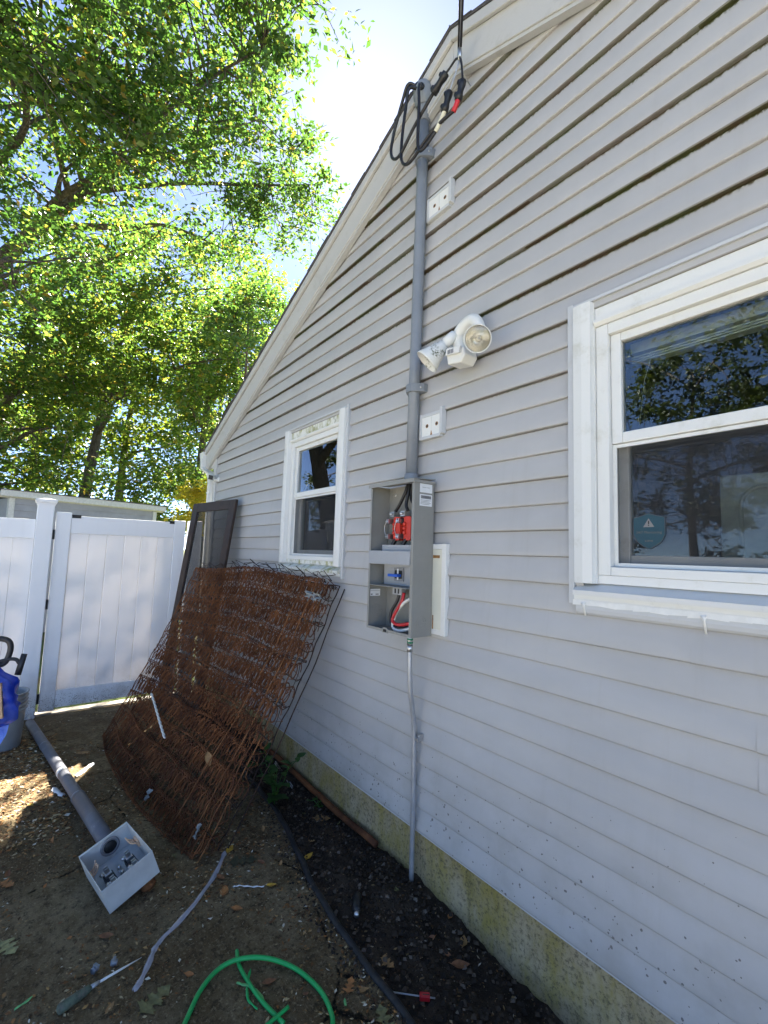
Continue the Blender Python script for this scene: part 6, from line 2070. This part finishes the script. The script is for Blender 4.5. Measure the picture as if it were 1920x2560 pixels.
def tree(name, label, base, trunk, tr, centres, rad, per, size, m, seed, cat='tree', group=None, twigs=True, droop=0.25, nl=9):
    t = thing(name, label, cat, base, group)
    rg = random.Random(seed)
    B = Vector(base)
    tp = [Vector(q) for q in trunk]
    path = smooth_path(tp, 6)
    rad_t = [tr * (1 - 0.75 * i / (len(path) - 1)) for i in range(len(path))]
    shift(MB().tube(path, rad_t, 9), t).build('trunk', M['bark'], t)
    # limbs: pick spread-out clumps as limb ends, twigs go on from there
    cs = [Vector(c) for c in centres]
    ends = [rg.choice(cs)]
    while len(ends) < min(nl, len(cs)):
        best = max((c for c in cs), key=lambda c: min((c - e).length for e in ends) * (0.7 + 0.6 * rg.random()))
        ends.append(best)
    limbs = []
    for e in ends:
        k = min(range(len(path)), key=lambda i: (path[i] - e).length + max(0, path[i].z - e.z + 0.6) * 2 + (3 if i < len(path) * 0.3 else 0))
        s = path[k]
        d = e - s
        pts = [s, s + d * 0.33 + Vector((rg.gauss(0, .12), rg.gauss(0, .12), 0.06 * d.length)), s + d * 0.68 + Vector((rg.gauss(0, .15), rg.gauss(0, .15), 0.05 * d.length)), e]
        lp_ = smooth_path(pts, 5)
        r0 = min(rad_t[k] * 0.62, 0.03 + 0.012 * d.length * tr * 8)
        lo = shift(MB().tube(lp_, [r0 * (1 - 0.82 * i / (len(lp_) - 1)) for i in range(len(lp_))], 7), t).build('limb', M['bark'], t)
        limbs.append((lo, lp_, r0))
    if twigs:
        mb = MB()
        for c in cs:
            best = None
            for (lo, lp_, r0) in limbs:
                for i in range(3, len(lp_)):
                    dd = (lp_[i] - c).length
                    if best is None or dd < best[0]:
                        best = (dd, lp_[i], r0 * (1 - 0.8 * i / len(lp_)))
            if best[0] < 0.15:
                continue
            s = best[1]
            d = c - s
            pts = [s, s + d * 0.5 + Vector((rg.gauss(0, .08), rg.gauss(0, .08), rg.gauss(0.04, .08))), c, c + d.normalized() * rad * 0.8]
            mb.tube(smooth_path(pts, 3), [max(0.004, min(best[2] * 0.6, 0.022)) * k for k in (1, .9, .8, .7, .6, .5, .4, .35, .3, .2)][:10], 5)
            for _ in range(3):
                e = c + Vector((rg.gauss(0, 1), rg.gauss(0, 1), rg.gauss(0, .6))).normalized() * rad * 0.95
                mb.tube([c - d * 0.12, (c + e) * 0.5 + Vector((0, 0, 0.03)), e], [0.006, 0.004, 0.002], 4)
        if mb.v:
            o = shift(mb, t).build('twigs', M['bark'], t)
            o['kind'] = 'stuff'
    leaf_cloud('crown', np.array(centres), rad, per, size, m, t, seed + 100, droop=droop)
    return t


G1 = leaf_mat('near_leaf', [(0, (0.028, 0.060, 0.012)), (0.6, (0.055, 0.10, 0.018)), (0.93, (0.10, 0.13, 0.022)), (1, (0.26, 0.15, 0.02))],
              [(0, (0.05, 0.13, 0.02)), (0.6, (0.125, 0.26, 0.035)), (0.95, (0.27, 0.38, 0.05)), (1.0, (0.58, 0.36, 0.04))], 0.4, 0.5)
G2 = leaf_mat('mid_leaf', [(0, (0.035, 0.065, 0.012)), (0.6, (0.07, 0.11, 0.018)), (0.9, (0.13, 0.14, 0.022)), (1, (0.28, 0.20, 0.03))],
              [(0, (0.085, 0.19, 0.025)), (0.55, (0.185, 0.33, 0.045)), (0.93, (0.37, 0.45, 0.055)), (1.0, (0.65, 0.42, 0.05))], 0.42, 0.55)
G3 = leaf_mat('far_leaf', [(0, (0.03, 0.06, 0.012)), (0.7, (0.06, 0.10, 0.018)), (1, (0.12, 0.12, 0.022))],
              [(0, (0.12, 0.22, 0.02)), (0.6, (0.24, 0.36, 0.03)), (1.0, (0.46, 0.46, 0.04))], 0.45, 0.45)
G4 = leaf_mat('yellow_leaf', [(0, (0.16, 0.15, 0.015)), (1, (0.36, 0.26, 0.02))], [(0, (0.55, 0.55, 0.03)), (1, (0.85, 0.62, 0.03))], 0.45, 0.5)

G5 = leaf_mat('yard_leaf', [(0, (0.014, 0.026, 0.008)), (1, (0.04, 0.06, 0.014))], [(0, (0.03, 0.06, 0.01)), (1, (0.10, 0.12, 0.02))], 0.5, 0.3)
near = np.concatenate([clump_pts('N'), clump_pts('S')])
tree('leafy_tree', 'large near tree overhanging the upper left with dark limbs', (-9.0, -3.7, -0.05),
     [(-9.0, -3.7, -0.1), (-8.95, -3.65, 1.6), (-8.9, -3.4, 3.0), (-8.6, -2.9, 4.3), (-8.1, -2.1, 5.6), (-7.6, -1.2, 6.8)], 0.26, near, 0.52, 270, 0.072, G1, 1, nl=16)
tree('leafy_tree', 'slim tree rising behind the shed with a leaning pale trunk', (-14.0, -0.75, -0.05),
     [(-14.0, -0.75, -0.1), (-14.0, -0.62, 2.0), (-14.0, -0.50, 3.4), (-14.0, -0.38, 4.6), (-13.9, -0.25, 6.2), (-13.7, 0.1, 7.6), (-13.4, 0.7, 9.0)], 0.17, clump_pts('M'), 0.80, 215, 0.125, G2, 2, nl=12)
tree('leafy_tree', 'bushy tree filling the left edge above the fence', (-12.6, -3.0, -0.05),
     [(-12.6, -3.0, -0.1), (-12.5, -2.7, 1.8), (-12.4, -2.4, 3.6), (-12.2, -1.9, 5.5)], 0.20, clump_pts('L'), 0.75, 215, 0.115, G2, 3, nl=10)
tree('leafy_tree', 'tree crown reaching behind the eave of the house', (-14.6, 2.6, -0.05),
     [(-14.6, 2.6, -0.1), (-14.5, 2.5, 2.0), (-14.2, 2.3, 4.0), (-13.8, 2.3, 6.0), (-13.4, 2.4, 7.4)], 0.18, clump_pts('R'), 0.85, 230, 0.125, G2, 4, nl=9)
SHADE_CLUMPS = np.array([(-7.95, 1.17, 6.0), (-8.05, 1.57, 6.0), (-7.75, 1.52, 6.0), (-7.45, 1.37, 6.0), (-6.9, 0.7, 4.9), (-7.1, 0.9, 5.2), (-7.3, 0.7, 5.2), (-6.7, 0.6, 4.6), (-7.2, 0.5, 5.0), (-7.6, 0.9, 5.6), (-7.2, 1.1, 5.6), (-8.3, 1.3, 6.4), (-8.4, 1.7, 6.4), (-7.5, 0.6, 5.4)])  # leaf clumps added along the sun's rays to shade the path
tree('leafy_tree', 'slim tree added beyond the house corner to shade the path', (-8.2, 1.5, -0.05), [(-8.2, 1.5, -0.1), (-8.15, 1.45, 1.5), (-8.0, 1.35, 3.0), (-7.8, 1.2, 4.5), (-7.7, 1.15, 5.8)], 0.055, SHADE_CLUMPS, 0.5, 260, 0.08, G1, 12, nl=6)
FAR = [('B1', (-20.5, -4.5, -0.05), 'farthest backdrop tree at the left edge behind the shed'), ('B2', (-20.5, -1.8, -0.05), 'dark backdrop tree behind the left half of the shed'),
       ('B3', (-19.5, 0.8, -0.05), 'dark backdrop tree behind the right half of the shed'), ('B4', (-19.5, 4.0, -0.05), 'backdrop tree beside the house eave')]
for i, (k, b, lab) in enumerate(FAR):
    tree('backdrop_tree', lab, b, [(b[0], b[1], -0.1), (b[0] + .1, b[1] + .1, 3), (b[0] + .2, b[1] + .2, 6), (b[0] + .4, b[1] + .5, 9)], 0.2, clump_pts(k), 1.35, 260, 0.20, G3, 20 + i, nl=7, group='backdrop trees')
tree('shrub', 'bright yellow green shrub beside the downspout', (-9.0, 1.0, -0.05), [(-9.0, 1.0, -0.1), (-9.0, 1.0, 0.8), (-8.9, 1.05, 1.6)], 0.04, clump_pts('Y'), 0.35, 230, 0.07, G4, 31, 'shrub', nl=6)
tree('shrub', 'wide dark green shrub behind the shed roof', (-14.0, 0.9, -0.05), [(-14.0, 0.9, -0.1), (-13.9, 0.9, 1.0), (-13.9, 1.0, 2.0)], 0.06, clump_pts('U'), 0.65, 260, 0.11, G2, 32, 'shrub', nl=6)
# trees on the far side of the yard, seen mirrored in the panes
rg_ = np.random.default_rng(9)
YARD = [((-13.5, -15.5), 'yard tree behind the viewer mirrored in the narrow window'), ((-6.6, -17.5), 'yard tree behind the viewer mirrored in the wide window left side'),
        ((-2.6, -18.5), 'yard tree behind the viewer mirrored in the wide window middle'), ((1.5, -17.5), 'yard tree behind the viewer mirrored in the wide window right side'),
        ((-17.5, -10.5), 'yard tree behind the viewer beyond the fence')]
for i, ((x, y), lab) in enumerate(YARD):
    cc = rg_.normal(size=(60, 3)) * np.array([2.2, 1.4, 2.9]) + np.array([x, y, 6.3])
    cc = cc[cc[:, 2] > 1.2]
    tree('yard_tree', lab, (x, y, -0.1), [(x, y, -0.2), (x + .1, y, 2), (x + .1, y + .1, 5), (x + .3, y, 8)], 0.2, cc, 0.95, 170, 0.20, G5, 50 + i, nl=6, group='yard trees behind the viewer')
